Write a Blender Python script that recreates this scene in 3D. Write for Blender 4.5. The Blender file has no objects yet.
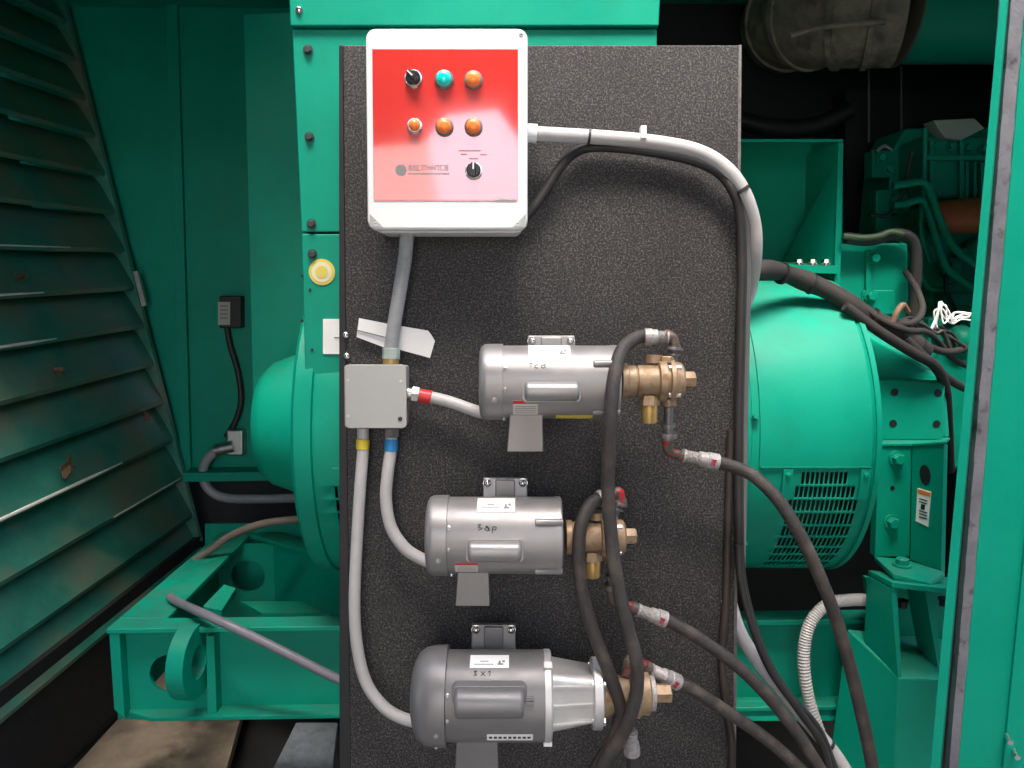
import bpy, bmesh, math, random
from mathutils import Vector, Matrix
R = math.radians
random.seed(7)
S = bpy.context.scene
COL = S.collection
# ------------------------------------------------------------------ camera
F_PX = 800.0
PITCH = R(7.1)
CAM = Vector((0, 0, 1.6))
cd = bpy.data.cameras.new('camera'); cam = bpy.data.objects.new('camera', cd); COL.objects.link(cam)
cam.location = CAM; cam.rotation_euler = (R(90) - PITCH, 0, 0)
cd.sensor_width = 36; cd.lens = 36 * F_PX / 1024; cd.clip_end = 4000; cd.clip_start = 0.02
S.camera = cam
UP = Vector((0, math.sin(PITCH), math.cos(PITCH))); FW = Vector((0, math.cos(PITCH), -math.sin(PITCH)))
def ray(px, py):
    return Vector((1, 0, 0)) * ((px - 512) / F_PX) + UP * ((384 - py) / F_PX) + FW
K = 0.03          # the generator stands turned a little against the camera
def at(px, py, Y, k=K):
    d = ray(px, py)
    return CAM + d * (Y / (d.y - k * d.x))
DEP = Vector((-K, 1, 0)).normalized()
# board frame: x right, y into the board, z up along the board
TILT = R(4.0)
BR = Matrix.Rotation(-TILT, 4, 'X')
BP0 = Vector((0.06, 1.70, 1.6))
BN = BR.to_3x3() @ Vector((0, -1, 0))
def bp(px, py, off=0.0):
    d = ray(px, py); P = BP0 + BN * off
    return CAM + d * ((P - CAM).dot(BN) / d.dot(BN))
def bframe(px, py, off=0.0):
    return Matrix.Translation(bp(px, py, off)) @ BR
def bs(px, py, off=0.0):               # metres per pixel there
    return (bp(px, py, off) - CAM).dot(FW) / F_PX

# ------------------------------------------------------------------ materials
MATS = {}
def mat(name, col, rough=0.5, metal=0.0, var=0.12, nscale=9.0, bump=0.0, bscale=200.0, spec=0.5, coat=0.0,
        col2=None, c2scale=30.0, c2lo=0.55, c2hi=0.7, emit=None, rvar=0.1, ior=1.5, coat_rough=0.05):
    m = bpy.data.materials.new(name); m.use_nodes = True
    nt = m.node_tree; N = nt.nodes; L = nt.links
    b = N['Principled BSDF']
    b.inputs['Roughness'].default_value = rough; b.inputs['Metallic'].default_value = metal
    b.inputs['Specular IOR Level'].default_value = spec; b.inputs['IOR'].default_value = ior
    b.inputs['Coat Weight'].default_value = coat; b.inputs['Coat Roughness'].default_value = coat_rough
    tc = N.new('ShaderNodeTexCoord')
    n1 = N.new('ShaderNodeTexNoise'); n1.inputs['Scale'].default_value = nscale; n1.inputs['Detail'].default_value = 6
    n1.inputs['Roughness'].default_value = 0.65
    L.new(tc.outputs['Object'], n1.inputs['Vector'])
    mx = N.new('ShaderNodeMix'); mx.data_type = 'RGBA'
    mx.inputs[6].default_value = tuple(max(0, c * (1 - var)) for c in col) + (1,)
    mx.inputs[7].default_value = tuple(min(1, c * (1 + var)) for c in col) + (1,)
    mr = N.new('ShaderNodeMapRange'); mr.inputs[1].default_value = 0.3; mr.inputs[2].default_value = 0.7
    L.new(n1.outputs['Fac'], mr.inputs[0]); L.new(mr.outputs[0], mx.inputs[0])
    out = mx.outputs[2]
    if col2:
        n2 = N.new('ShaderNodeTexNoise'); n2.inputs['Scale'].default_value = c2scale; n2.inputs['Detail'].default_value = 5
        L.new(tc.outputs['Object'], n2.inputs['Vector'])
        m2 = N.new('ShaderNodeMapRange'); m2.inputs[1].default_value = c2lo; m2.inputs[2].default_value = c2hi
        L.new(n2.outputs['Fac'], m2.inputs[0])
        x2 = N.new('ShaderNodeMix'); x2.data_type = 'RGBA'; x2.inputs[7].default_value = tuple(col2) + (1,)
        L.new(m2.outputs[0], x2.inputs[0]); L.new(out, x2.inputs[6]); out = x2.outputs[2]
    L.new(out, b.inputs['Base Color'])
    if rvar:
        r2 = N.new('ShaderNodeMapRange'); r2.inputs[1].default_value = 0.3; r2.inputs[2].default_value = 0.7
        r2.inputs[3].default_value = max(0.02, rough - rvar); r2.inputs[4].default_value = min(1, rough + rvar)
        L.new(n1.outputs['Fac'], r2.inputs[0]); L.new(r2.outputs[0], b.inputs['Roughness'])
    if bump:
        n3 = N.new('ShaderNodeTexNoise'); n3.inputs['Scale'].default_value = bscale; n3.inputs['Detail'].default_value = 3
        L.new(tc.outputs['Object'], n3.inputs['Vector'])
        bu = N.new('ShaderNodeBump'); bu.inputs['Strength'].default_value = bump; bu.inputs['Distance'].default_value = 0.003
        L.new(n3.outputs['Fac'], bu.inputs['Height']); L.new(bu.outputs[0], b.inputs['Normal'])
    if emit:
        b.inputs['Emission Color'].default_value = tuple(emit[:3]) + (1,); b.inputs['Emission Strength'].default_value = emit[3]
    MATS[name] = m
    return m
GREEN = mat('green_paint', (0.0, 0.282, 0.184), 0.46, var=0.08, nscale=5, bump=0.08, bscale=260, spec=0.24, col2=(0.012, 0.23, 0.145), c2scale=9, c2lo=0.6, c2hi=0.85)
def dusty(m, col, amount=.55):
    nt = m.node_tree; N = nt.nodes; L = nt.links; b = N['Principled BSDF']
    src = b.inputs['Base Color'].links[0].from_socket
    ge = N.new('ShaderNodeNewGeometry'); sx = N.new('ShaderNodeSeparateXYZ'); L.new(ge.outputs['Normal'], sx.inputs[0])
    mr = N.new('ShaderNodeMapRange'); mr.inputs[1].default_value = .45; mr.inputs[2].default_value = .98; mr.inputs[4].default_value = amount
    L.new(sx.outputs['Z'], mr.inputs[0])
    tc = N.new('ShaderNodeTexCoord'); n = N.new('ShaderNodeTexNoise'); n.inputs['Scale'].default_value = 14; n.inputs['Detail'].default_value = 6; L.new(tc.outputs['Object'], n.inputs['Vector'])
    m2 = N.new('ShaderNodeMapRange'); m2.inputs[1].default_value = .3; m2.inputs[2].default_value = .65; L.new(n.outputs['Fac'], m2.inputs[0])
    mu = N.new('ShaderNodeMath'); mu.operation = 'MULTIPLY'; L.new(mr.outputs[0], mu.inputs[0]); L.new(m2.outputs[0], mu.inputs[1])
    mx = N.new('ShaderNodeMix'); mx.data_type = 'RGBA'; mx.inputs[7].default_value = tuple(col) + (1,)
    L.new(mu.outputs[0], mx.inputs[0]); L.new(src, mx.inputs[6]); L.new(mx.outputs[2], b.inputs['Base Color'])
dusty(GREEN, (.07, .14, .11), .42)
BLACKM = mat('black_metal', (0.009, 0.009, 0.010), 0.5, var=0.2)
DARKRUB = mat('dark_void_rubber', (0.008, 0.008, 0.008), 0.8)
WHITE = mat('white_plastic', (0.80, 0.80, 0.78), 0.35, var=0.02)
RED = mat('red_gloss_panel', (0.70, 0.04, 0.03), 0.09, var=0.04, spec=0.9, coat=1.0, rvar=0.03, coat_rough=0.05)
RED.node_tree.nodes['Principled BSDF'].inputs['Coat IOR'].default_value = 1.75
CHROME = mat('chrome', (0.75, 0.73, 0.68), 0.18, 1.0, var=0.04)
ZINC = mat('zinc_steel', (0.55, 0.55, 0.53), 0.38, 1.0, var=0.1, nscale=60)
SILVER = mat('silver_motor_paint', (0.31, 0.30, 0.29), 0.41, 0.48, var=0.06, nscale=20, bump=0.06, bscale=400)
SILVERD = mat('grey_motor_paint', (0.205, 0.20, 0.196), 0.42, 0.3, var=0.06, nscale=20, bump=0.06, bscale=400)
CASTAL = mat('cast_aluminium', (0.62, 0.61, 0.59), 0.45, 0.6, var=0.07, nscale=40, bump=0.15, bscale=500)
BOLTD = mat('dark_bolt', (0.035, 0.05, 0.05), 0.55, 0.2)
GLINT = mat('pale_glint', (0.78, 0.75, 0.68), 0.5, 0.0, var=0.15, nscale=20)  # pale colour for glints painted on the louvre lips
MARKR = mat('dark_red_marker', (0.36, 0.02, 0.05), 0.5)
GREYPL = mat('grey_box_paint', (0.40, 0.40, 0.37), 0.45, 0.15, var=0.05)
BRASS = mat('bronze_casting', (0.33, 0.235, 0.145), 0.5, 0.35, var=0.18, nscale=50, bump=0.2, bscale=350, col2=(0.24, 0.13, 0.06), c2scale=70, c2lo=0.5, c2hi=0.75)
BRASSY = mat('yellow_brass', (0.50, 0.32, 0.11), 0.42, 0.6, var=0.12, nscale=60)
RUBBER = mat('hose_rubber', (0.036, 0.031, 0.028), 0.6, var=0.3, nscale=60, bump=0.5, bscale=420, col2=(0.095, 0.078, 0.062), c2scale=18, c2lo=.50, c2hi=.72)
CABLE = mat('black_cable', (0.022, 0.020, 0.019), 0.5, var=0.2)
CONDUIT = mat('grey_conduit', (0.40, 0.41, 0.42), 0.4, var=0.06, nscale=40)
CONDUITD = mat('dull_grey_conduit', (0.30, 0.31, 0.31), 0.42, var=0.12, nscale=70)
CONDW = mat('pale_conduit', (0.47, 0.455, 0.445), 0.4, var=0.05, nscale=40)
PURPLE = mat('mauve_conduit', (0.17, 0.165, 0.19), 0.42, var=0.1)
BROWNC = mat('brown_dusty_cable', (0.16, 0.13, 0.11), 0.6, var=0.2)
TAPER = mat('red_tape', (0.62, 0.03, 0.035), 0.4)
TAPEB = mat('blue_tape', (0.02, 0.22, 0.50), 0.4)
TAPEY = mat('yellow_tape', (0.75, 0.58, 0.04), 0.4)
PTFE = mat('thread_tape_fitting', (0.38, 0.355, 0.335), 0.5, 0.3, var=0.25, nscale=160, bump=0.5, bscale=260)
REDFIT = mat('red_sealed_fitting', (0.14, 0.105, 0.085), 0.45, 0.4, var=0.3, nscale=90, bump=0.3, col2=(0.45, 0.02, 0.03), c2scale=45, c2lo=0.56, c2hi=0.62)
STEELD = mat('dull_pipe_steel', (0.22, 0.21, 0.20), 0.45, 0.8, var=0.2, nscale=90)
PAPER = mat('white_paper', (0.88, 0.88, 0.86), 0.6, var=0.03)
PRINT = mat('print_grey', (0.22, 0.22, 0.22), 0.6)
INK = mat('ink_black', (0.02, 0.02, 0.025), 0.5)
KNOB = mat('knob_black', (0.012, 0.012, 0.012), 0.28, var=0.1)
AMBER = mat('amber_lens', (1.0, 0.24, 0.035), 0.3, var=0.05, nscale=200, coat=0.3)
AQUA = mat('green_lens', (0.0, 0.72, 0.62), 0.15, var=0.06, coat=0.6)
STICKY = mat('yellow_sticker', (0.66, 0.55, 0.10), 0.5)
STICKW = mat('cream_sticker', (0.72, 0.68, 0.45), 0.5)
ORANGE = mat('orange_label', (0.75, 0.22, 0.02), 0.5)
LEAF = mat('dry_leaf_brown', (0.15, 0.075, 0.042), 0.8, var=0.35, nscale=60)
WRAP = mat('insulation_wrap', (0.25, 0.215, 0.165), 0.8, var=0.35, nscale=22, bump=0.8, bscale=90, col2=(0.10, 0.085, 0.065), c2scale=14, c2lo=0.5, c2hi=0.7)
LOOM = mat('loom_sleeve', (0.020, 0.016, 0.015), 0.7, var=0.3, nscale=70, bump=0.5, bscale=500)
FILTER = mat('orange_filter', (0.50, 0.10, 0.035), 0.5, var=0.25, nscale=40)
SEAL = mat('grey_rubber_seal', (0.145, 0.148, 0.168), 0.6, var=0.3, nscale=12, bump=0.3, bscale=120, col2=(0.05, 0.048, 0.052), c2scale=38, c2lo=0.58, c2hi=0.70)
CONC = mat('concrete', (0.30, 0.28, 0.25), 0.85, var=0.18, nscale=4, bump=0.4, bscale=80)
FLOORD = mat('dirty_floor', (0.016, 0.015, 0.014), 0.8, var=0.4, nscale=6, bump=0.3, bscale=60)
LITFLOOR = mat('tan_lit_floor', (0.24, 0.19, 0.135), 0.8, var=0.25, nscale=12, bump=0.5, bscale=90, col2=(.07, .055, .04), c2scale=9, c2lo=.5, c2hi=.75)
LOUVRE = mat('louvre_green', (0.032, 0.20, 0.145), 0.45, 0.1, var=0.3, nscale=8, bump=0.2, bscale=420, col2=(0.15, 0.155, 0.11), c2scale=4.2, c2lo=0.42, c2hi=0.7)
STONE = mat('rail_blue_grey', (0.15, 0.17, 0.19), 0.6, var=0.35, nscale=25, bump=0.4, bscale=120)

# black wrinkle-finish board: pale specks in a black ground
def board_mat():
    m = bpy.data.materials.new('black_speckled_coat'); m.use_nodes = True
    nt = m.node_tree; N = nt.nodes; L = nt.links; b = N['Principled BSDF']
    b.inputs['Roughness'].default_value = 0.55; b.inputs['Specular IOR Level'].default_value = 0.4
    tc = N.new('ShaderNodeTexCoord')
    a = N.new('ShaderNodeTexNoise'); a.inputs['Scale'].default_value = 265; a.inputs['Detail'].default_value = 4; a.inputs['Roughness'].default_value = 0.7
    L.new(tc.outputs['Object'], a.inputs['Vector'])
    v = N.new('ShaderNodeTexVoronoi'); v.inputs['Scale'].default_value = 420; L.new(tc.outputs['Object'], v.inputs['Vector'])
    c = N.new('ShaderNodeTexNoise'); c.inputs['Scale'].default_value = 5; c.inputs['Detail'].default_value = 5
    L.new(tc.outputs['Object'], c.inputs['Vector'])
    r = N.new('ShaderNodeValToRGB'); e = r.color_ramp.elements
    e[0].position = 0.40; e[0].color = (0.0065, 0.0062, 0.0062, 1)
    e[1].position = 0.66; e[1].color = (0.130, 0.124, 0.121, 1)
    q = r.color_ramp.elements.new(0.52); q.color = (0.022, 0.0207, 0.0204, 1)
    L.new(a.outputs['Fac'], r.inputs[0])
    # single bright grains
    sp = N.new('ShaderNodeSeparateColor'); L.new(v.outputs['Color'], sp.inputs[0])
    g1 = N.new('ShaderNodeMapRange'); g1.inputs[1].default_value = 0.86; g1.inputs[2].default_value = 0.97; L.new(sp.outputs[0], g1.inputs[0])
    g2 = N.new('ShaderNodeMix'); g2.data_type = 'RGBA'; g2.inputs[7].default_value = (.17, .152, .142, 1)
    gm = N.new('ShaderNodeMath'); gm.operation = 'MULTIPLY'; gm.inputs[1].default_value = .4; L.new(g1.outputs[0], gm.inputs[0])
    L.new(gm.outputs[0], g2.inputs[0]); L.new(r.outputs[0], g2.inputs[6])
    mx = N.new('ShaderNodeMix'); mx.data_type = 'RGBA'; mx.blend_type = 'MULTIPLY'; mx.inputs[0].default_value = 1
    mr = N.new('ShaderNodeMapRange'); mr.inputs[1].default_value = 0.3; mr.inputs[2].default_value = 0.7; mr.inputs[3].default_value = 0.8; mr.inputs[4].default_value = 1.15
    L.new(c.outputs['Fac'], mr.inputs[0]); L.new(g2.outputs[2], mx.inputs[6]); L.new(mr.outputs[0], mx.inputs[7])
    L.new(mx.outputs[2], b.inputs['Base Color'])
    bu = N.new('ShaderNodeBump'); bu.inputs['Strength'].default_value = 0.3; bu.inputs['Distance'].default_value = 0.003
    L.new(a.outputs['Fac'], bu.inputs['Height']); L.new(bu.outputs[0], b.inputs['Normal'])
    return m
BOARD = board_mat()

# ------------------------------------------------------------------ mesh builder
W = {}
I4 = Matrix.Identity(4)
def crom(pts, n=8):
    P = [Vector(p) for p in pts]
    if len(P) < 3: return P
    P = [P[0] * 2 - P[1]] + P + [P[-1] * 2 - P[-2]]
    out = []
    for i in range(1, len(P) - 2):
        a, b, c, d = P[i - 1:i + 3]
        for j in range(n):
            t = j / n
            out.append(0.5 * ((2 * b) + (c - a) * t + (2 * a - 5 * b + 4 * c - d) * t * t + (3 * b - a - 3 * c + d) * t ** 3))
    out.append(P[-2]); return out
class MB:
    def __init__(s, M=None): s.bm = bmesh.new(); s.M = M or I4
    def v(s, p): return s.bm.verts.new(s.M @ Vector(p))
    def f(s, vs):
        try: return s.bm.faces.new(vs)
        except ValueError: return None
    def box(s, c, size, rot=None):
        c = Vector(c); q = rot or Matrix.Identity(3); h = [x / 2 for x in size]
        vs = [s.v(c + q @ Vector((sx * h[0], sy * h[1], sz * h[2]))) for sx in (-1, 1) for sy in (-1, 1) for sz in (-1, 1)]
        for t in ((0, 1, 3, 2), (4, 6, 7, 5), (0, 4, 5, 1), (2, 3, 7, 6), (0, 2, 6, 4), (1, 5, 7, 3)): s.f([vs[i] for i in t])
        return s
    def bx(s, x0, x1, y0, y1, z0, z1): return s.box(((x0 + x1) / 2, (y0 + y1) / 2, (z0 + z1) / 2), (abs(x1 - x0), abs(y1 - y0), abs(z1 - z0)))
    def prism(s, pts, ext):
        ext = Vector(ext); a = [s.v(p) for p in pts]; b = [s.v(Vector(p) + ext) for p in pts]; n = len(a)
        s.f(a); s.f(b[::-1])
        for i in range(n): s.f([a[i], b[i], b[(i + 1) % n], a[(i + 1) % n]])
        return s
    def loft(s, A, B):
        a = [s.v(p) for p in A]; b = [s.v(p) for p in B]; n = len(a)
        s.f(a); s.f(b[::-1])
        for i in range(n): s.f([a[i], b[i], b[(i + 1) % n], a[(i + 1) % n]])
        return s
    def lathe(s, prof, o=(0, 0, 0), ax=(1, 0, 0), seg=40, caps=True, ph=0.0):
        o = Vector(o); ax = Vector(ax).normalized(); u = ax.orthogonal().normalized(); w = ax.cross(u)
        rings = []
        for a, r in prof:
            c = o + ax * a
            if r <= 1e-9: rings.append([s.v(c)])
            else: rings.append([s.v(c + (u * math.cos(ph + 2 * math.pi * i / seg) + w * math.sin(ph + 2 * math.pi * i / seg)) * r) for i in range(seg)])
        for A, B in zip(rings, rings[1:]):
            if len(A) == 1 and len(B) == 1: continue
            for i in range(seg):
                j = (i + 1) % seg
                if len(A) == 1: s.f([A[0], B[i], B[j]])
                elif len(B) == 1: s.f([A[i], B[0], A[j]])
                else: s.f([A[i], B[i], B[j], A[j]])
        if caps:
            if len(rings[0]) > 1: s.f(rings[0][::-1])
            if len(rings[-1]) > 1: s.f(rings[-1])
        return s
    def cyl(s, a, b, r, r2=None, seg=24):
        a = Vector(a); b = Vector(b); return s.lathe([(0, r), ((b - a).length, r if r2 is None else r2)], a, b - a, seg)
    def ball(s, c, r, ax=(0, 0, 1), seg=16, sq=1.0):
        return s.lathe([(-r * sq * math.cos(math.pi * i / 8), max(0, r * math.sin(math.pi * i / 8))) for i in range(9)], c, ax, seg)
    def tube(s, pts, r, seg=14, corr=None, smooth=True, n=8):
        P = crom(pts, n) if smooth else [Vector(p) for p in pts]
        m = len(P); T = []
        for i in range(m):
            t = P[min(i + 1, m - 1)] - P[max(i - 1, 0)]; T.append(t.normalized())
        u = T[0].orthogonal().normalized(); rings = []
        for i in range(m):
            u = (u - T[i] * u.dot(T[i])).normalized(); w = T[i].cross(u)
            rr = r[min(i, len(r) - 1)] if isinstance(r, list) else r
            if corr: rr = r * (1 + corr * (1 if i % 2 else -1))
            rings.append([s.v(P[i] + (u * math.cos(2 * math.pi * k / seg) + w * math.sin(2 * math.pi * k / seg)) * rr) for k in range(seg)])
        for A, B in zip(rings, rings[1:]):
            for k in range(seg): s.f([A[k], B[k], B[(k + 1) % seg], A[(k + 1) % seg]])
        s.f(rings[0][::-1]); s.f(rings[-1]); return s
    def patch(s, x0, x1, t0, t1, rr, th, n=10, c=(0, 0, 0)):      # piece of a tube wall round the local x axis; 0 = front, 90 deg = up
        c = Vector(c)
        def ring(r_, x): return [s.v(c + Vector((x, -r_ * math.cos(t0 + (t1 - t0) * i / n), r_ * math.sin(t0 + (t1 - t0) * i / n)))) for i in range(n + 1)]
        a, b, e, g = ring(rr, x0), ring(rr, x1), ring(rr + th, x0), ring(rr + th, x1)
        for i in range(n):
            s.f([a[i], a[i + 1], b[i + 1], b[i]]); s.f([e[i], g[i], g[i + 1], e[i + 1]])
            s.f([a[i], e[i], e[i + 1], a[i + 1]]); s.f([b[i], b[i + 1], g[i + 1], g[i]])
        s.f([a[0], b[0], g[0], e[0]]); s.f([a[n], e[n], g[n], b[n]]); return s
    def build(s, name, m, parent=None, bevel=0.0, smooth=True, sharp=38, segs=2):
        bm = s.bm
        bmesh.ops.recalc_face_normals(bm, faces=bm.faces)
        me = bpy.data.meshes.new(name)
        if parent is not None: Wp = W[parent.name]
        else:
            lo = Vector((min(v.co[i] for v in bm.verts) for i in range(3))); hi = Vector((max(v.co[i] for v in bm.verts) for i in range(3)))
            Wp = Matrix.Translation(((lo.x + hi.x) / 2, (lo.y + hi.y) / 2, lo.z))
        bmesh.ops.transform(bm, matrix=Wp.inverted(), verts=bm.verts)
        bm.to_mesh(me); bm.free()
        if smooth:
            for p in me.polygons: p.use_smooth = True
            me.set_sharp_from_angle(angle=R(sharp))
        me.materials.append(m)
        o = bpy.data.objects.new(name, me); COL.objects.link(o)
        if parent is not None: o.parent = parent
        else: o.matrix_world = Wp
        W[o.name] = Wp
        if bevel:
            bv = o.modifiers.new('bevel', 'BEVEL'); bv.width = bevel; bv.segments = segs; bv.limit_method = 'ANGLE'; bv.angle_limit = R(40)
            bv.harden_normals = True
        return o
def tag(o, label, cat, group=None):
    o['label'] = label; o['category'] = cat
    if group: o['group'] = group
    return o
def struct(o): o['kind'] = 'structure'; return o
def thing(name, label, cat, M, group=None):
    if not isinstance(M, Matrix): M = Matrix.Translation(Vector(M))
    o = bpy.data.objects.new(name, None); COL.objects.link(o); o.empty_display_size = 0.05
    o.matrix_world = M; W[o.name] = M
    return tag(o, label, cat, group)
def pprism(mb, pix, Y, depth, k=K):
    return mb.prism([at(x, y, Y, k) for x, y in pix], DEP * depth)
def prect(mb, x0, y0, x1, y1, Y, depth, k=K): return pprism(mb, [(x0, y0), (x1, y0), (x1, y1), (x0, y1)], Y, depth, k)
def hexbolt(mb, p, d, r, h):
    p = Vector(p); d = Vector(d).normalized()
    mb.lathe([(0, r * 1.35), (h * 0.25, r * 1.35)], p, d, 16); mb.lathe([(h * 0.25, r), (h * 0.9, r), (h, r * 0.85)], p, d, 6); return mb
FRONT = -DEP

# ================================================================== setting
g = MB(); g.bx(-60, 60, -60, 60, -0.3, 0.0)
struct(g.build('ground', CONC, smooth=False))
g = MB(); g.bx(-2.6, 2.6, 1.75, 3.25, 0.002, 0.05)
struct(g.build('floor', FLOORD, smooth=False))

# ================================================================== enclosure shell
YB = 3.1
enc = thing('generator_enclosure', 'dark green steel back wall of the generator enclosure, with a folded vertical seam', 'enclosure', (0, YB, 0.24))
m = MB(); m.prism([at(-40, 490, YB), at(183, 479, YB), at(168, -60, YB), at(-40, -60, YB)], DEP * 0.03); m.build('back_panel', GREEN, enc, 0.002)
m = MB(); m.prism([at(190, 479, YB - .012), at(1200, 470, YB - .012), at(1200, -60, YB - .012), at(168, -60, YB - .012)], DEP * 0.03); m.build('back_panel', GREEN, enc, 0.002)
m = MB(); m.prism([at(181, 481, YB - .035), at(191, 481, YB - .035), at(175, -60, YB - .035), at(163, -60, YB - .035)], DEP * 0.022); m.build('seam_flange', GREEN, enc, 0.002)
m = MB(); m.prism([at(183, 473, YB - .1), at(420, 470, YB - .1), at(420, 479, YB - .1), at(183, 482, YB - .1)], DEP * 0.10); m.build('bottom_flange', GREEN, enc, 0.002)
m = MB(); m.bx(-2.7, 2.9, 1.78, 3.3, 2.60, 2.64); m.build('roof', GREEN, enc)
m = MB(); m.bx(.45, 2.9, 1.76, 1.779, 2.32, 2.64); m.build('shade_header', GREEN, enc)  # unseen piece added to keep light out of the interior
m = MB(); m.bx(-2.7, -.62, 1.76, 1.779, 2.26, 2.64); m.build('shade_header', GREEN, enc)  # second unseen piece, added to darken the left interior
m = MB(); m.bx(1.85, 1.9, 1.9, 3.2, 0.24, 2.59); m.build('end_wall', GREEN, enc)
m = MB(); m.bx(-2.7, 2.9, 3.15, 3.18, 0.0, 0.9); m.build('lower_wall', BLACKM, enc)

# louvred wall
D = ray(552, 262).normalized()
def lv(s, t, n=0.0):
    P = at(60 + (185 - 60) * s, 0 + 492 * s, YB - 0.05)   # s runs down the rear edge
    e = (at(185, 492, YB - .05) - at(60, 0, YB - .05)).normalized()
    nn = e.cross(D); nn = nn if nn.x > 0 else -nn
    return P - D * t + nn.normalized() * n
lw = thing('louvred_wall', 'rusty green louvred end wall with sloping blades and dead leaves caught in it', 'louvre', lv(1, 0.6))
SH = .03
m = MB(); nb = 13; T0, T1 = 0.0, 1.75
for i in range(-1, nb + 2):
    s0, s1 = i / nb - SH, (i + 1) / nb - SH
    g_ = 0.10 / nb
    sec = [(s0 + g_ * .2, -.040), (s0 + g_ * .2, -.036), (s0 + g_ * 2.2, -.020), (s0 + g_ * 5, -.008), (s1 - g_ * 1.6, .006), (s1 - g_ * .3, .013), (s1 + g_ * .6, .005), (s1 + g_ * .6, .001), (s1 - g_, .001)]
    A = [lv(a_, T0, n_) for a_, n_ in sec]; B = [lv(a_, T1, n_) for a_, n_ in sec]
    m.loft(A, B)
m.build('louvre_blades', LOUVRE, lw, sharp=20)
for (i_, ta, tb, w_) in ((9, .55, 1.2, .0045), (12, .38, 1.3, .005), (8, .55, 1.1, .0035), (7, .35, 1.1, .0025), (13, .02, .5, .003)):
    m = MB(); m.tube([lv(i_ / nb - SH - .001, ta + (tb - ta) * q / 12, .013) for q in range(13)], [w_ * (.5 + .5 * min(1, q / 20)) for q in range(120)], 6); m.build('worn_or_glint_edge', GLINT, lw)  # pale strips paint the bright glints along the blade lips
m = MB(); m.loft([lv(-.1, -0.005, .02), lv(-.1, -0.005, -.05), lv(-.1, .010, -.05), lv(-.1, .010, .016)], [lv(1.10, -0.005, .02), lv(1.10, -0.005, -.05), lv(1.10, .010, -.05), lv(1.10, .010, .016)])
m.build('edge_frame', LOUVRE, lw)
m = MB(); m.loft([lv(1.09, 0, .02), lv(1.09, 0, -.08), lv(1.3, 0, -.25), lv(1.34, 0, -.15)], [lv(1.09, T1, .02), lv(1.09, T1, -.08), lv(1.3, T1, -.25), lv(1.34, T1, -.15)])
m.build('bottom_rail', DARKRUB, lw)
m = MB(); m.loft([lv(-.1, 0, -.3), lv(-.1, 0, -.32), lv(1.2, 0, -.32), lv(1.2, 0, -.3)], [lv(-.1, T1, -.3), lv(-.1, T1, -.32), lv(1.2, T1, -.32), lv(1.2, T1, -.3)])
m.build('outer_baffle', GREEN, lw)
# galvanised angle on the corner
m = MB(); m.tube([lv(.555, .015, .035), lv(.625, .015, .035)], .012, 4, smooth=False); m.build('corner_bracket', ZINC, lw)
# leaves caught on the blades
leafpos = [(68, 465, 19, 'large dry brown leaf low on the louvred wall'), (147, 416, 11, 'dry brown leaf by the rear edge of the louvred wall'),
           (60, 371, 10, 'small upright brown leaf just above the painted glint along a louvre blade edge'),
           (20, 277, 11, 'brown leaf high on the louvre blades near the picture edge')]
for lx, ly, sz, lab in leafpos:
    # intersect the pixel ray with the louvre plane
    P = lv(.5, .5); e = (lv(1, 0) - lv(0, 0)); nn = e.cross(D).normalized(); nn = nn if nn.x > 0 else -nn
    d = ray(lx, ly); q = CAM + d * ((P + nn * 0.022 - CAM).dot(nn) / d.dot(nn))
    u = D; w = e.normalized(); r = sz * .0021
    m = MB(); pts = []
    rnd = random.Random(int(lx * 7 + ly))
    rot = rnd.uniform(0, 6.3); el_ = rnd.uniform(.45, .8)
    for k in range(20):
        a = 2 * math.pi * k / 20
        rr = r * (0.34 + 0.62 * abs(math.cos(a * 2.5 + .4)) ** 1.6 * (.6 + .5 * rnd.random()) + .14 * rnd.random())
        ca_, sa_ = math.cos(a) * rr, math.sin(a) * rr * el_
        pts.append(q + u * (ca_ * math.cos(rot) - sa_ * math.sin(rot)) * 1.3 + w * (ca_ * math.sin(rot) + sa_ * math.cos(rot)) + nn * (.010 * math.cos(a * 2 + rot) + rnd.uniform(-.003, .003)))
    c0 = m.v(q + nn * .006); vs = [m.v(p) for p in pts]; c1 = m.v(q + nn * .003); vb = [m.v(p - nn * .002) for p in pts]
    for k in range(20):
        j = (k + 1) % 20
        m.f([c0, vs[k], vs[j]]); m.f([c1, vb[j], vb[k]]); m.f([vs[k], vb[k], vb[j], vs[j]])
    tag(m.build('dry_leaf', LEAF), lab, 'leaf', 'dry leaves caught on the louvres')

# sensor box on the back wall, cable, conduit coupling
YS = YB - .06
sb = thing('switch_box', 'small black box with a grey label on the dark green back wall', 'switch box', at(228, 327, YS))
m = MB(); prect(m, 219, 296, 241, 328, YS, .05); m.build('housing', BLACKM, sb, .004)
m = MB(); prect(m, 218, 302, 230, 325, YS - .004, .003); lb = m.build('label_plate', GREYPL, sb)
m = MB()
for yy in (305, 309, 313, 317): prect(m, 220, yy, 228, yy + 2, YS - .0055, .001)
m.build('printed_lines', PRINT, lb)
m = MB(); m.tube([at(x, y, YS + .03) for x, y in ((227, 327), (230, 345), (238, 372), (241, 400), (236, 420), (226, 437))], .011)
tag(m.build('cable', CABLE), 'black cable hanging from the small black switch box to a grey coupling', 'cable')
cp = thing('conduit_coupling', 'grey cast elbow coupling on the back wall where black cable meets conduit', 'coupling', at(232, 455, YS))
m = MB(); prect(m, 226, 430, 243, 456, YS, .06); m.build('coupling_body', ZINC, cp, .008)
m = MB(); m.cyl(at(234, 446, YS - .005), at(215, 450, YS - .005), .022); m.build('collar', ZINC, cp, .002)
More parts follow.
